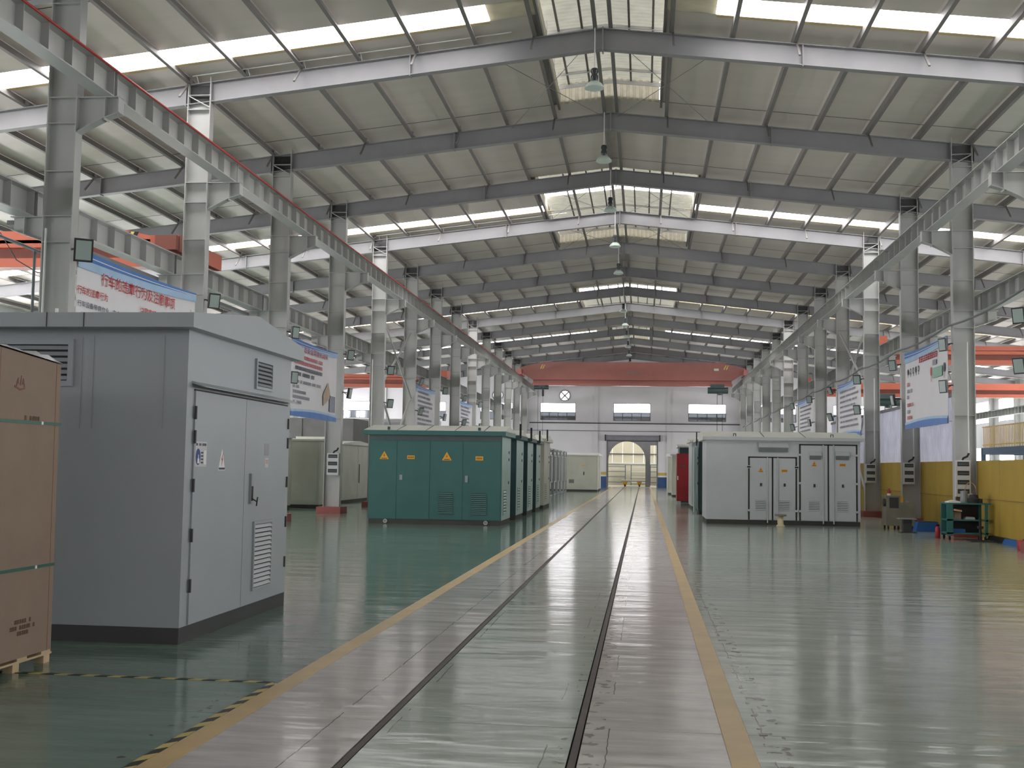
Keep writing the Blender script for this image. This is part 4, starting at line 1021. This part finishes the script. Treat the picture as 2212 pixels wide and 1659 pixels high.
# ------------------------------------------------------------------ banners between columns
def banner(x, ya, yb, z0, z1, face, label, detail):
    """ya is the left end seen from the hall"""
    o = (x, (ya + yb) / 2, z0); a, b = min(ya, yb), max(ya, yb)
    t = thing('safety_banner', o, label, 'banner', 'banners hung between the columns')
    s = 1 if face == '+x' else -1
    n = 14; mb = MB(o); vs = []; W = lambda u, v: x + 0.018 * math.sin(u * 5 + v * 2) * (1 - abs(2 * u - 1))
    for i in range(n + 1):
        for j in range(7):
            u = i / n; v = j / 6; sag = -0.05 * (1 - (2 * u - 1) ** 2) * v
            vs.append((W(u, v), a + (b - a) * u, z0 + (z1 - z0) * v + sag))
    mb.add(vs, [(i * 7 + j, (i + 1) * 7 + j, (i + 1) * 7 + j + 1, i * 7 + j + 1) for i in range(n) for j in range(6)])
    # real thickness
    mb2 = MB(o); mb2.v = mb.v + [(p[0] - s * 0.006, p[1], p[2]) for p in mb.v]; k = len(mb.v)
    mb2.f = mb.f + [tuple(q + k for q in f[::-1]) for f in mb.f]
    mb2.build('cloth', 'banner_white', t, True)
    d = x + s * 0.022
    def strip(name, m, f0, f1, zoff=0):
        """printed band between two curves along the banner (fractions of the height)"""
        vs = []; fs = []
        for i in range(17):
            u = i / 16; yy = ya + (yb - ya) * u
            vs += [(d + s * zoff, yy, z0 + (z1 - z0) * f0(u)), (d + s * zoff, yy, z0 + (z1 - z0) * f1(u))]
        fs = [(2 * i, 2 * i + 2, 2 * i + 3, 2 * i + 1) for i in range(16)]
        MB(o).add(vs, fs).build(name, m, t)
    sag = lambda u: -0.02 * (1 - (2 * u - 1) ** 2)
    strip('pale_band', 'banner_pale', lambda u: 0.86 + 0.06 * u + sag(u), lambda u: 0.995 + sag(u))
    strip('blue_band', 'banner_blue', lambda u: 0.925 + 0.05 * u + sag(u), lambda u: 0.998 + sag(u), 0.002)
    strip('white_swoosh', 'banner_white', lambda u: 0.955 + 0.02 * u + sag(u), lambda u: 0.962 + 0.02 * u + sag(u), 0.004)
    strip('bottom_band', 'banner_blue', lambda u: 0.002, lambda u: 0.055 + 0.03 * math.sin(3 * u), 0.002)
    strip('bottom_pale', 'banner_pale', lambda u: 0.055 + 0.03 * math.sin(3 * u), lambda u: 0.085 + 0.03 * math.sin(3 * u), 0.001)
    for yy in (a, b):
        for zz in (z0 + 0.05, z1 - 0.03):
            MB(o).cyl((x, yy, zz), (x - s * 0.1, yy + (0.15 if yy == b else -0.15), zz), 0.006, 6).build('tie', 'cable_black', t)
    if detail: detail(t, o, d + s * 0.003, s)
    return t
def ba(t, o, d, s):
    T = lambda body, u0, u1, v0, v1, m: text(body, 'lettering', m, t, '+x', d, u0, u1, v0, v1, o)
    T('行车的违章行为及注意事项', 19.68, 22.98, 4.80, 5.04, 'banner_red')
    T('行车的违章行为', 18.80, 19.95, 4.53, 4.68, 'banner_red')
    T('行车设备带病作业，安全装置', 18.82, 20.75, 4.31, 4.42, 'banner_ink')
    T('注意事项', 21.32, 22.05, 4.50, 4.65, 'banner_red')
    for i in range(6):
        z = 4.12 - i * 0.17
        for u0, u1 in ((18.95, 20.9), (21.3, 23.6)):
            q = rows(MB(o), '+x', d, u0, u1 - random.random() * 0.5, z, z + 0.10).build('print_line', 'banner_ink', t); q['kind'] = 'stuff'
banner(-9.90, 18.80, 24.10, 2.95, 5.33, '+x', 'white and blue safety banner with large red headline above the big grey kiosk', ba)
def bb(t, o, d, s):
    text('心态安全驾驶机动车', 'lettering', 'banner_red', t, '+x', d, 32.0, 34.9, 4.84, 5.03, o)
    for i, (m, u1) in enumerate((('banner_pink', 34.3), ('banner_pink', 34.3), ('banner_ink', 34.3), ('banner_ink', 33.5))):
        z = 4.64 - 0.17 * i
        q = rows(MB(o), '+x', d, 31.45, u1, z, z + 0.11).build('print_line', m, t); q['kind'] = 'stuff'
    for i, u1 in enumerate((34.2, 32.1, 32.6, 33.0, 32.2)):
        z = 3.92 - 0.15 * i
        q = rows(MB(o), '+x', d, 31.4, u1, z, z + 0.09).build('print_line', 'banner_ink_pale', t); q['kind'] = 'stuff'
    MB(o).prism([(34.45, 3.75), (35.0, 4.15), (35.3, 3.7), (34.5, 3.4)], 'x', d - 0.002, d + 0.001).build('picture', 'banner_tan', t)
    MB(o).box(d - 0.002, d + 0.001, 35.2, 35.85, 3.25, 3.75).build('picture', 'banner_ink_pale', t)
banner(-9.93, 31.2, 36.02, 2.95, 5.20, '+x', 'safety banner with red headline left of the red-based column', bb)
def bc(t, o, d, s):
    for i in range(9):
        z = 4.8 - 0.2 * i
        q = rows(MB(o), '+x', d, o[1] - 1.9, o[1] + 1.6 - random.random(), z, z + 0.1).build('print_line', 'banner_ink_pale', t); q['kind'] = 'stuff'
banner(-9.93, 49.0, 53.6, 2.95, 5.15, '+x', 'pale banner in the left row, third from the viewer', bc)
banner(-9.93, 61.0, 65.5, 2.95, 5.15, '+x', 'pale banner in the left row, farthest from the viewer', bc)
def bd(t, o, d, s):
    q = rows(MB(o), '-x', d, 34.05, 32.05, 4.78, 4.96, 0.35).build('headline', 'banner_red', t); q['kind'] = 'stuff'
    for i in range(5):
        y_ = 35.46 - 0.335 * i; n = 14
        mb = MB(o)
        for k in range(n):
            a0 = 2 * math.pi * k / n; a1 = 2 * math.pi * (k + 1) / n
            ro, ri = 0.085, (0.0 if i in (0, 3) else 0.05)
            mb.prism([(y_ + ro * math.cos(a0), 4.63 + 1.1 * ro * math.sin(a0)), (y_ + ro * math.cos(a1), 4.63 + 1.1 * ro * math.sin(a1)), (y_ + ri * math.cos(a1), 4.63 + 1.1 * ri * math.sin(a1)), (y_ + ri * math.cos(a0), 4.63 + 1.1 * ri * math.sin(a0))], 'x', d - 0.001, d + 0.002)
        mb.box(d - 0.001, d + 0.002, y_ - 0.015, y_ + 0.015, 4.46, 4.55); mb.build('icon', 'banner_ink', t)
    MB(o).box(d - 0.001, d + 0.002, 31.5, 32.55, 4.22, 4.5).build('green_box', 'banner_green', t)
    MB(o).box(d - 0.001, d + 0.002, 32.1, 32.5, 4.58, 4.72).build('blue_box', 'banner_ink_pale', t)
    for y_, m in ((32.68, 'banner_pink'), (31.28, 'banner_ink')):
        mb = MB(o); n = 14
        mb.prism([(y_ + 0.09 * math.cos(2 * math.pi * k / n), 4.42 + 0.13 * math.sin(2 * math.pi * k / n)) for k in range(n)], 'x', d - 0.001, d + 0.002).box(d - 0.001, d + 0.002, y_ - 0.015, y_ + 0.015, 4.14, 4.3); mb.build('icon', m, t)
    for z, m, u1 in ((4.20, 'banner_pink', 35.1), (4.00, 'banner_ink_pale', 34.9), (3.82, 'banner_ink_pale', 35.3), (3.58, 'banner_pink', 34.8), (3.38, 'banner_ink_pale', 35.2), (3.20, 'banner_pink', 35.0)):
        q = rows(MB(o), '-x', d, 35.6, u1, z, z + 0.11).build('print_line', m, t); q['kind'] = 'stuff'
banner(7.93, 35.9, 31.0, 2.92, 5.24, '-x', 'banner with icons and a green box between two right-hand columns', bd)
def be(t, o, d, s):
    for i in range(8):
        z = 4.75 - 0.2 * i
        q = rows(MB(o), '-x', d, o[1] + 1.9, o[1] - 1.2 - random.random(), z, z + 0.08).build('print_line', 'banner_ink_pale', t); q['kind'] = 'stuff'
banner(7.93, 48.1, 43.1, 2.95, 5.15, '-x', 'pale banner behind the white kiosk in the right row', be)
banner(7.93, 60.0, 55.1, 2.95, 5.15, '-x', 'pale banner farthest away in the right row', be)

# ------------------------------------------------------------------ floodlights on the columns
def floodlight(x, y, z, sx, label, yaw=35, pitch=20, sc_=1.0):
    """sx: +1 on the left row (throws light to +x), -1 on the right row"""
    o = (x, y, z)
    t = thing('floodlight', o, label, 'floodlight', 'floodlights on the columns')
    a = math.radians(yaw); p = math.radians(pitch)
    nrm = Vector((sx * math.cos(a) * math.cos(p), -math.sin(a) * math.cos(p), -math.sin(p))); u = Vector((0, 0, 1)).cross(nrm).normalized(); v = nrm.cross(u)
    c = Vector(o)
    MB(o).obox(c, u * 0.155 * sc_, v * 0.20 * sc_, nrm * 0.03).build('housing', 'floodlight_black', t)
    MB(o).obox(c + nrm * 0.033, u * 0.125 * sc_, v * 0.165 * sc_, nrm * 0.005).build('lens', 'lens', t)
    arm = MB(o).cyl(c - nrm * 0.03, (x - sx * 0.265, y + 0.12, z + 0.05), 0.016, 6).build('bracket_arm', 'floodlight_black', t)
    MB(o).tube([(x - sx * 0.05, y + 0.02, z - 0.08), (x - sx * 0.13, y + 0.03, z - 0.02), (x - sx * 0.21, y + 0.05, z + 0.04), (x - sx * 0.265, y + 0.10, z + 0.03)], 0.010, 5).build('cable', 'cable_black', t)
    return t
FLD = {-1: {0: (5.2,), 1: (5.2,), 2: (5.2, 3.96), 3: (5.17, 3.91), 4: (5.18, 3.92), 5: (5.2, 3.92), 6: (5.2, 3.92), 7: (5.2, 3.92), 8: (5.2, 3.92)},
       1: {1: (4.88, 3.84), 2: (4.92, 3.84), 3: (4.92, 3.84), 4: (4.94, 3.85), 5: (4.94, 3.85), 6: (4.94, 3.85), 7: (4.94, 3.85)}}
for s_, side in ((-1, 'left'), (1, 'right')):
    for k, zs in FLD[s_].items():
        for i, z in enumerate(zs):
            if s_ > 0 and k < 1: continue
            lab = '%sblack floodlight on the column %s' % (('upper ' if i == 0 else 'lower ') if len(zs) > 1 else '', colname(k, side))
            floodlight(-9.58 if s_ < 0 else 7.66, FY(k) - 0.2, z, -s_, lab, yaw=(58, 48, 30, 40, 62, 20, 50, 35, 45)[k] if i == 0 else (40, 40, 28, 8, 45, 30, 15, 40, 25)[k], pitch=(8, 12, 6, 10, 14, 22, 10, 18, 12)[k], sc_=1.0 if s_ < 0 and k == 0 else 0.85)

# ------------------------------------------------------------------ distribution boxes, conduits and cables
def dist_box(x, k, z0, z1, wd, label, n=3):
    y = FY(k) - 0.13; o = (x, y, z0)
    t = thing('distribution_box', o, label, 'fuse box', 'distribution boxes on the columns')
    MB(o).box(x - wd / 2, x + wd / 2, y - 0.12, y, z0, z1).build('case', 'box_white', t)
    h = (z1 - z0) / n
    for i in range(n):
        w_ = MB(o).box(x - wd * 0.40, x + wd * 0.40, y - 0.126, y - 0.12, z0 + h * (i + 0.34), z0 + h * (i + 0.84)).build('window_flap', 'dark_grey', t)
        MB(o).box(x - wd * 0.34, x + wd * 0.34, y - 0.130, y - 0.126, z0 + h * (i + 0.5), z0 + h * (i + 0.62)).build('breaker_row', 'cab_band', w_)
    MB(o).tube([(x, y - 0.06, z1), (x + 0.02, y - 0.06, z1 + 0.05), (x + 0.12, y - 0.06, z1 + 0.10), (x + 0.16, y - 0.06, z1 + 0.18)], 0.028, 8).build('cable_sleeve', 'black', t)
dist_box(8.11, 2, 1.02, 1.95, 0.36, 'white four-row fuse box on the right-hand column behind the teal bench', n=4)
dist_box(8.11, 3, 1.25, 1.92, 0.33, 'white fuse box with red breakers above the grey wheeled machine')
dist_box(8.12, 4, 1.22, 1.90, 0.36, 'white fuse box on the column beside the white kiosk')
dist_box(-10.07, 3, 1.24, 1.95, 0.38, 'white fuse box on the column with the red base at the left')
for k in (2, 3, 4, 5):
    x = 8.27; y = FY(k) - 0.155
    tag(MB((x, y, 2.1)).cyl((x, y, 2.1), (x, y, 5.0), 0.018, 8).build('conduit_pipe', 'conduit'), 'white conduit on the column %s' % colname(k, 'right'), 'pipe', 'conduits on the columns')
for k in (0, 4):
    x = -10.30; y = FY(k) - 0.155
    tag(MB((x, y, 0.3)).cyl((x, y, 0.3), (x, y, 5.6), 0.02, 8).build('conduit_pipe', 'conduit'), 'pale conduit pipe running up the %s column of the left row' % ORD[k], 'pipe', 'conduits on the columns')
pts = []
y = 14.0
while y < 93:
    u = ((y - Y1) / BAY) % 1.0
    pts.append((7.80, y, 5.46 - 0.006 * (y - 24) - 0.10 * (1 - (2 * u - 1) ** 2))); y += 1.5
tag(MB((7.8, 40, 5.3)).tube(pts, 0.028, 6).build('hanging_cable', 'cable_grey'), 'long grey cable strung along the right-hand columns', 'cable')
tag(MB((0, YB, 5.4)).box(-9.7, 8.1, YB - 0.32, YB - 0.16, 5.32, 5.40).build('wall_pipe', 'dark_grey'), 'dark pipe running across the end wall below the windows', 'pipe')
tag(MB((0, YB, 4.7)).box(-10.0, 8.0, YB - 0.20, YB - 0.15, 4.69, 4.73).build('wall_cable', 'dark_grey'), 'thin dark cable across the end wall above the roller shutter', 'cable')

# wall fans
for x, lab in zip(FANS, ('round exhaust fan lit from outside in the end wall above the window', 'round exhaust fan in the end wall of the left aisle')):
    o = (x, YB, 7.7); t = thing('exhaust_fan', o, lab, 'fan', 'fans in the end wall')
    n = 32; mb = MB(o); R = 0.42
    for i in range(n):
        a0 = 2 * math.pi * i / n; a1 = 2 * math.pi * (i + 1) / n
        def sq(a):
            c, s = math.cos(a), math.sin(a); q = 0.46 / max(abs(c), abs(s)); return (x + q * c, 7.7 + q * s)
        mb.prism([(x + R * math.cos(a0), 7.7 + R * math.sin(a0)), (x + R * math.cos(a1), 7.7 + R * math.sin(a1)), sq(a1), sq(a0)], 'y', YB + 0.02, YB + 0.2)
    mb.build('surround', 'wall_paint', t)
    mb = MB(o)
    for i in range(n):
        a0 = 2 * math.pi * i / n; a1 = 2 * math.pi * (i + 1) / n
        mb.prism([(x + q * math.cos(a), 7.7 + q * math.sin(a)) for q, a in ((R, a0), (R, a1), (R + 0.06, a1), (R + 0.06, a0))], 'y', YB - 0.06, YB + 0.02)
    mb.build('ring', 'container_grey', t)
    for q in range(4):
        a = math.pi / 4 + q * math.pi / 2; ca, sa = math.cos(a), math.sin(a)
        MB(o).obox((x + 0.22 * ca, YB + 0.1, 7.7 + 0.22 * sa), (0.22 * ca, 0, 0.22 * sa), (-0.03 * sa, 0.02, 0.03 * ca), (0.006 * sa, 0.02, -0.006 * ca)).build('blade', 'dark_grey', t)
    MB(o).cyl((x, YB + 0.05, 7.7), (x, YB + 0.16, 7.7), 0.07, 12).build('hub', 'dark_grey', t)

# ------------------------------------------------------------------ doorway, roller shutter and the yard beyond
o = (-0.95, YB, 3.9)
t = thing('roller_shutter', o, 'grey rolled-up shutter box above the far doorway', 'shutter')
MB(o).cyl((-3.2, YB - 0.28, 4.14), (1.3, YB - 0.28, 4.14), 0.22, 16).build('shutter_roll', 'shutter', t)
MB(o).box(-3.28, -3.18, YB - 0.5, YB, 3.88, 4.4).build('end_bracket', 'dark_grey', t); MB(o).box(1.28, 1.38, YB - 0.5, YB, 3.88, 4.4).build('end_bracket', 'dark_grey', t)
MB(o).box(1.38, 1.6, YB - 0.4, YB - 0.1, 4.0, 4.3).build('motor', 'paper_grey', t)
MB(o).box(-3.1, 1.15, YB - 0.14, YB - 0.06, 3.86, 3.98).build('bottom_bar', 'dark_grey', t)
d1 = struct(thing('door_1', (-0.98, YB, 0), None, None)); o = (-0.98, YB, 0)
for a, b in ((DOOR[0] - 0.10, DOOR[0]), (DOOR[1], DOOR[1] + 0.10)): MB(o).box(a, b, YB - 0.05, YB + 0.31, 0.0, 3.88).build('door_jamb', 'container_grey', d1)
# second wall with an arched opening
mb = MB(); ya, yb = 99.4, 99.7; n = 18; xc, rr = -1.45, 1.60; zs = 2.30
arch = [(xc + rr * math.cos(math.pi * i / n), zs + 1.62 * math.sin(math.pi * i / n)) for i in range(n + 1)]
mb.box(-9, xc - rr, ya, yb, 0, 4.8); mb.box(xc + rr, 0.56, ya, yb, 0, 4.8)
for (p, q) in zip(arch[:-1], arch[1:]): mb.prism([p, (p[0], 4.8), (q[0], 4.8), q], 'y', ya, yb)
mb.box(1.30, 9, ya, yb, 0, 4.8); mb.box(0.56, 1.30, ya, yb, 3.6, 4.8)
struct(mb.build('wall_arch', 'container_grey'))
yard = struct(MB().box(-24, 22, YB, 125, -0.30, -0.012).build('ground_yard', 'gravel'))
nb = MB(); 
nb = thing('wall_neighbor', (0, 110, 0), None, None); struct(nb); o = (0, 110, 0)
for i in range(28):
    x = -14 + i
    MB(o).box(x + 0.02, x + 0.98, 110.0, 110.15, 2.05, 5.3).build('cladding_panel', 'beige_wall', nb)
MB(o).box(-14, 14, 110.05, 110.3, 0.0, 2.0).build('lower_wall', 'beige_wall', nb)
for z in (2.9, 2.0): MB(o).box(-14, 14, 109.9, 110.0, z, z + 0.10).build('girt', 'beyond_dark' if z > 2.5 else 'sign_white', nb)
MB(o).box(-14, 14, 110.0, 110.3, 5.3, 6.55).build('upper_band', 'beyond_dark', nb)
for i in range(8):
    x = -13 + i * 3.4
    MB(o).box(x, x + 2.2, 109.96, 110.0, 5.75, 6.3).build('upper_window', 'silver', nb)
for i, (x0, x1) in enumerate(((-3.4, -1.7), (-1.2, 0.3), (0.6, 2.6))):
    o2 = (x0, 108.5, 0); t = thing('storage_rack', o2, '%s metal shelf rack against the beige wall beyond the doorway' % ('left', 'middle', 'right')[i], 'rack', 'racks beyond the doorway')
    for x in (x0, x1 - 0.06):
        for yy in (108.5, 109.2): MB(o2).box(x, x + 0.06, yy, yy + 0.06, 0, 1.9).build('post', 'mezz_blue', t)
    for z in (0.25, 0.75, 1.25, 1.7): MB(o2).box(x0, x1, 108.5, 109.26, z, z + 0.05).build('shelf', 'mezz_blue' if i != 1 else 'sign_white', t)
o = (-0.8, 101.5, 0)
t = thing('rail_flatcar', o, 'flat rail trolley with yellow wheel brackets in the far doorway', 'trolley')
MB(o).box(-1.95, 0.3, 100.2, 103.2, 0.42, 0.55).build('deck', 'cart_deck', t)
for x in (-1.62, -0.36):
    for yy in (100.4, 102.6):
        MB(o).prism([(x - 0.22, 0.42), (x + 0.22, 0.42), (x + 0.10, 0.10), (x - 0.10, 0.10)], 'y', yy - 0.06, yy + 0.16).build('wheel_bracket', 'cart_yellow', t)
        MB(o).cyl((x - 0.06, yy + 0.05, 0.13), (x + 0.06, yy + 0.05, 0.13), 0.13, 14).build('wheel', 'dark_grey', t)

# ------------------------------------------------------------------ right aisle
part = struct(thing('wall_partition', (8.5, 34, 0), None, None)); o = (8.5, 34, 0)
y = 12.6
while y < 54:
    MB(o).box(8.48, 8.53, y + 0.006, y + 1.994, 0.02, 1.945).build('partition_panel', 'partition_yellow', part); y += 2.0
for yy in range(13, 54, 6): MB(o).box(8.46, 8.48, yy, yy + 5.9, 0.98, 0.99).build('panel_joint', 'carton_edge', part)
cols = ('blue_plastic', 'black', 'yellow_mark')
y = 20.0; i = 0
while y < 34:
    L_ = (1.6, 1.2, 0.35)[i % 3]
    if all(abs(y + L_ / 2 - FY(q)) > 0.45 + L_ / 2 for q in (0, 1, 2)): tag(MB((8.38, y, 0)).prism([(8.30, 0.0), (8.46, 0.0), (8.46, 0.12), (8.36, 0.12)], 'y', y, y + L_ - 0.02).build('kerb_block', cols[i % 3]), '%s kerb block at the foot of the yellow partition, %s from the viewer' % (('blue', 'black', 'yellow')[i % 3], ORD[min(i // 3, 15)]), 'kerb', 'kerb along the yellow partition')
    y += L_; i += 1
# clear strip curtain above the partition
mb = MB((8.6, 36, 2)); vs = []; n = 0; y = 31.3
while y < 54.0:
    for dy, dx in ((0, 0), (0.06, 0.0), (0.08, 0.03), (0.14, 0.03)):
        vs += [(8.60 + dx, y + dy, 1.95), (8.60 + dx, y + dy, 3.75)]; n += 1
    y += 0.16
mb.add(vs, [(2 * i, 2 * i + 1, 2 * i + 3, 2 * i + 2) for i in range(n - 1)])
t = thing('strip_curtain', (8.6, 36, 2), 'milky ribbed plastic curtain above the yellow partition', 'curtain')
mb.build('sheet', 'pvc_curtain', t)
MB((8.6, 36, 2)).box(8.57, 8.66, 31.3, 54.0, 3.75, 3.85).build('header_rail', 'container_grey', t)
# blue mezzanine with yellow railing
o = (18, 57, 0)
t = thing('mezzanine', o, 'blue steel mezzanine frame at the right edge behind the yellow partition', 'platform')
for yy in (50.4, 56.6, 63.4): MB(o).box(17.9, 18.1, yy - 0.1, yy + 0.1, 0, 2.62).build('post', 'mezz_blue', t)
MB(o).box(17.9, 18.1, 48.0, 63.5, 2.62, 2.97).build('edge_beam', 'mezz_blue', t)
MB(o).box(17.9, 24.5, 63.3, 63.5, 2.62, 2.97).build('edge_beam', 'mezz_blue', t)
MB(o).box(18.1, 24.5, 48.0, 63.3, 2.80, 2.95).build('deck', 'container_grey', t)
o = (18, 57, 2.98)
t = thing('guard_railing', o, 'yellow barred guard railing on the blue mezzanine', 'railing')
for z in (4.05, 3.10): MB(o).box(17.97, 18.03, 48.0, 63.5, z, z + 0.05).build('rail', 'rail_yellow', t)
yy = 48.2; b0 = None
while yy < 63.4:
    if b0 is None: b0 = MB((18, 48.2, 2.98)).box(17.985, 18.015, 48.185, 48.215, 2.98, 4.06).build('baluster', 'rail_yellow', t); q = b0
    else: q = inst(b0, t)
    q.location = (0, yy - 57, 0); yy += 0.24
# teal workbench and what stands on it
o = (7.85, 29.3, 0)
t = thing('workbench', o, 'teal steel workbench with shelves at the foot of the right-hand column', 'workbench')
for x in (7.36, 8.26):
    for yy in (29.0, 29.55): MB(o).box(x, x + (0.14 if x < 8 else 0.06), yy, yy + 0.06, 0.09, 0.86).build('leg', 'bench_teal', t)
for z in (0.14, 0.46, 0.86): MB(o).box(7.36, 8.32 if z < 0.8 else 8.40, 29.0, 29.61, z, z + 0.035).build('shelf' if z < 0.8 else 'top', 'bench_teal', t)
MB(o).box(7.42, 8.30, 29.58, 29.60, 0.17, 0.86).build('back_panel', 'bench_dark', t)
for x in (7.42, 8.26):
    for yy in (29.03, 29.56): MB(o).cyl((x - 0.02, yy, 0.045), (x + 0.02, yy, 0.045), 0.045, 10).build('caster', 'black', t)
tag(MB((8.0, 29.2, 0.895)).lathe([(0, 0), (0.14, 0.0), (0.15, 0.10), (0.11, 0.12), (0.10, 0.20), (0.0, 0.21)], (8.06, 29.25, 0.895), 14).box(8.0, 8.24, 29.15, 29.35, 0.895, 1.0).build('bench_grinder', 'bench_dark'), 'dark bench grinder on the teal workbench', 'grinder')
tag(MB((7.86, 29.3, 0.9)).lathe([(0, 0), (0.10, 0.0), (0.085, 0.14), (0.09, 0.28), (0.0, 0.30)], (7.87, 29.40, 0.895), 12).build('plastic_bag', 'paper_smoke'), 'grey bag standing on the teal workbench', 'bag')
t = thing('coil_hose', (8.16, 29.4, 1.05), 'tan hose bent in a loop above the teal workbench', 'hose')
MB((8.16, 29.4, 1.05)).tube([(8.05 + 0.13 * math.cos(a / 10 * math.pi * 1.6 - 0.4), 29.5, 1.22 + 0.17 * math.sin(a / 10 * math.pi * 1.6 - 0.4)) for a in range(11)], 0.012, 6).build('loop', 'sponge_tan', t)
MB((8.16, 29.4, 1.05)).cyl((8.08, 29.5, 0.9), (8.08, 29.5, 1.12), 0.02, 8).build('nozzle', 'clip_white', t)
tag(MB((7.55, 29.2, 0.9)).prism([(7.40, 0.895), (7.70, 0.895), (7.68, 0.93), (7.56, 0.955), (7.42, 0.92)], 'y', 29.05, 29.4).build('paper_pile', 'sign_white'), 'white crumpled papers on the teal workbench', 'papers')
t = thing('parts_box', (7.6, 29.2, 0.495), 'open brown cardboard box on the middle shelf of the workbench', 'box')
MB((7.6, 29.2, 0.495)).box(7.53, 7.70, 29.05, 29.3, 0.495, 0.67).build('body', 'carton', t); MB((7.6, 29.2, 0.495)).prism([(7.52, 0.70), (7.71, 0.68), (7.71, 0.72), (7.52, 0.75)], 'y', 29.0, 29.15).build('flap', 'sponge_tan', t)
tag(MB((7.95, 29.2, 0.495)).prism([(7.80, 0.495), (8.05, 0.495), (8.03, 0.55), (7.83, 0.56)], 'y', 29.1, 29.3).build('metal_tray', 'silver'), 'shiny metal tray on the middle shelf of the workbench', 'tray')
tag(MB((7.65, 29.2, 0.175)).box(7.53, 7.80, 29.06, 29.3, 0.175, 0.26).build('plastic_crate', 'blue_plastic'), 'blue crate on the bottom shelf of the workbench', 'crate')
# drill stand post beside the bench
t = thing('pedestal_post', (8.02, 28.6, 0), 'dark pedestal post on a flat plate before the teal workbench', 'stand')
MB((8.02, 28.6, 0)).box(7.70, 8.28, 28.2, 28.85, 0, 0.02).build('base_plate', 'dark_grey', t); MB((8.02, 28.6, 0)).cyl((8.02, 28.6, 0.02), (8.02, 28.6, 0.55), 0.03, 10).build('post', 'bench_dark', t); MB((8.02, 28.6, 0)).box(7.97, 8.07, 28.5, 28.7, 0.30, 0.36).build('clamp', 'bench_dark', t)
# grey wheeled machine
o = (7.25, 33.9, 0)
t = thing('welding_machine', o, 'dirty grey wheeled machine beside the white kiosk', 'machine')
MB(o).box(6.86, 7.25, 33.6, 34.2, 0.10, 0.95).build('cabinet', 'cart_grey', t)
MB(o).box(7.25, 7.64, 33.6, 34.2, 0.10, 0.76).build('tank', 'cart_grey', t)
MB(o).box(6.95, 7.20, 33.59, 33.6, 0.6, 0.9).build('panel', 'dark_grey', t)
MB(o).prism([(7.24, 0.76), (7.34, 0.76), (7.34, 0.92), (7.26, 0.95)], 'y', 33.65, 33.9).build('side_lever', 'sign_yellow', t)
MB(o).cyl((7.5, 33.9, 0.76), (7.5, 33.9, 0.80), 0.07, 12).build('cap', 'silver', t)
MB(o).cyl((6.80, 33.7, 0.75), (6.86, 33.7, 0.75), 0.11, 14).build('hose_reel', 'dark_grey', t)
for x in (6.92, 7.2, 7.58):
    for yy in (33.65, 34.15): MB(o).cyl((x - 0.02, yy, 0.05), (x + 0.02, yy, 0.05), 0.05, 10).build('caster', 'black', t)
t = thing('spray_bottle', (6.98, 33.8, 0.95), 'red and white bottle standing on the grey wheeled machine', 'bottle')
MB((6.98, 33.8, 0.95)).lathe([(0, 0), (0.05, 0), (0.05, 0.06)], (6.98, 33.8, 0.95), 12).build('label_band', 'sign_white', t); MB((6.98, 33.8, 0.95)).lathe([(0.05, 0.06), (0.05, 0.13), (0.03, 0.16), (0.02, 0.20), (0, 0.20)], (6.98, 33.8, 0.95), 12).build('bottle_top', 'cab_red', t)
o = (7.06, 31.9, 0)
t = thing('machining_stand', o, 'dark round stool on a square post before the grey machine', 'stool')
MB(o).box(6.94, 7.16, 31.8, 32.0, 0.02, 0.36).build('post', 'dark_grey', t); MB(o).box(6.82, 7.26, 31.7, 32.1, 0.36, 0.385).build('seat', 'paper_smoke', t); MB(o).box(6.86, 7.28, 31.74, 32.1, 0, 0.02).build('foot_plate', 'dark_grey', t)
o = (7.75, 32.8, 0)
t = thing('plastic_bin', o, 'blue plastic bin on the floor by the yellow partition', 'bin')
MB(o).prism([(7.44, 0.0), (8.06, 0.0), (8.04, 0.26), (7.50, 0.26)], 'y', 32.6, 33.0).build('body', 'blue_plastic', t); MB(o).box(7.52, 8.02, 32.62, 32.98, 0.26, 0.275).build('lining', 'navy_bag', t)
t = thing('fire_extinguisher', (7.28, 29.6, 0), 'red cylinder standing at the side of the teal workbench', 'extinguisher')
MB((7.28, 29.6, 0)).lathe([(0, 0), (0.06, 0), (0.06, 0.24), (0.03, 0.29), (0.0, 0.30)], (7.28, 29.6, 0), 14).build('cylinder', 'cab_red', t, True); MB((7.28, 29.6, 0)).box(7.24, 7.32, 29.58, 29.62, 0.29, 0.34).build('valve', 'black', t)
t = thing('gas_drum', (8.02, 25.4, 0), 'red drum cut off by the right edge of the picture', 'drum')
MB((8.02, 25.4, 0)).lathe([(0, 0), (0.14, 0), (0.15, 0.02), (0.15, 0.20), (0.14, 0.22), (0.0, 0.22)], (8.02, 25.4, 0), 18).build('shell', 'cab_red', t, True); MB((8.02, 25.4, 0)).lathe([(0, 0.22), (0.04, 0.22), (0.04, 0.24), (0, 0.24)], (8.02, 25.4, 0), 10).build('cap', 'dark_grey', t)
# handrail in the left aisle
o = (-12.6, 22, 0)
t = thing('stair_handrail', o, 'grey pipe handrail with post at the left edge, left of the first column', 'handrail')
MB(o).cyl((-14.2, 22, 6.56), (-12.32, 22, 5.84), 0.035, 8).build('rail', 'cab_band', t); MB(o).cyl((-12.52, 22, 0.0), (-12.52, 22, 5.93), 0.03, 8).build('post', 'cab_band', t)
tag(MB((-13, 23, 7)).tube([(-14.2, 23, 6.2), (-13.9, 23, 6.5), (-13.5, 23, 5.9), (-13.0, 23, 5.62), (-12.5, 23, 5.65), (-12.0, 23, 5.9)], 0.012, 5).build('drooping_cable', 'cable_black'), 'thin black cable drooping in the left aisle above the grey kiosk', 'cable')
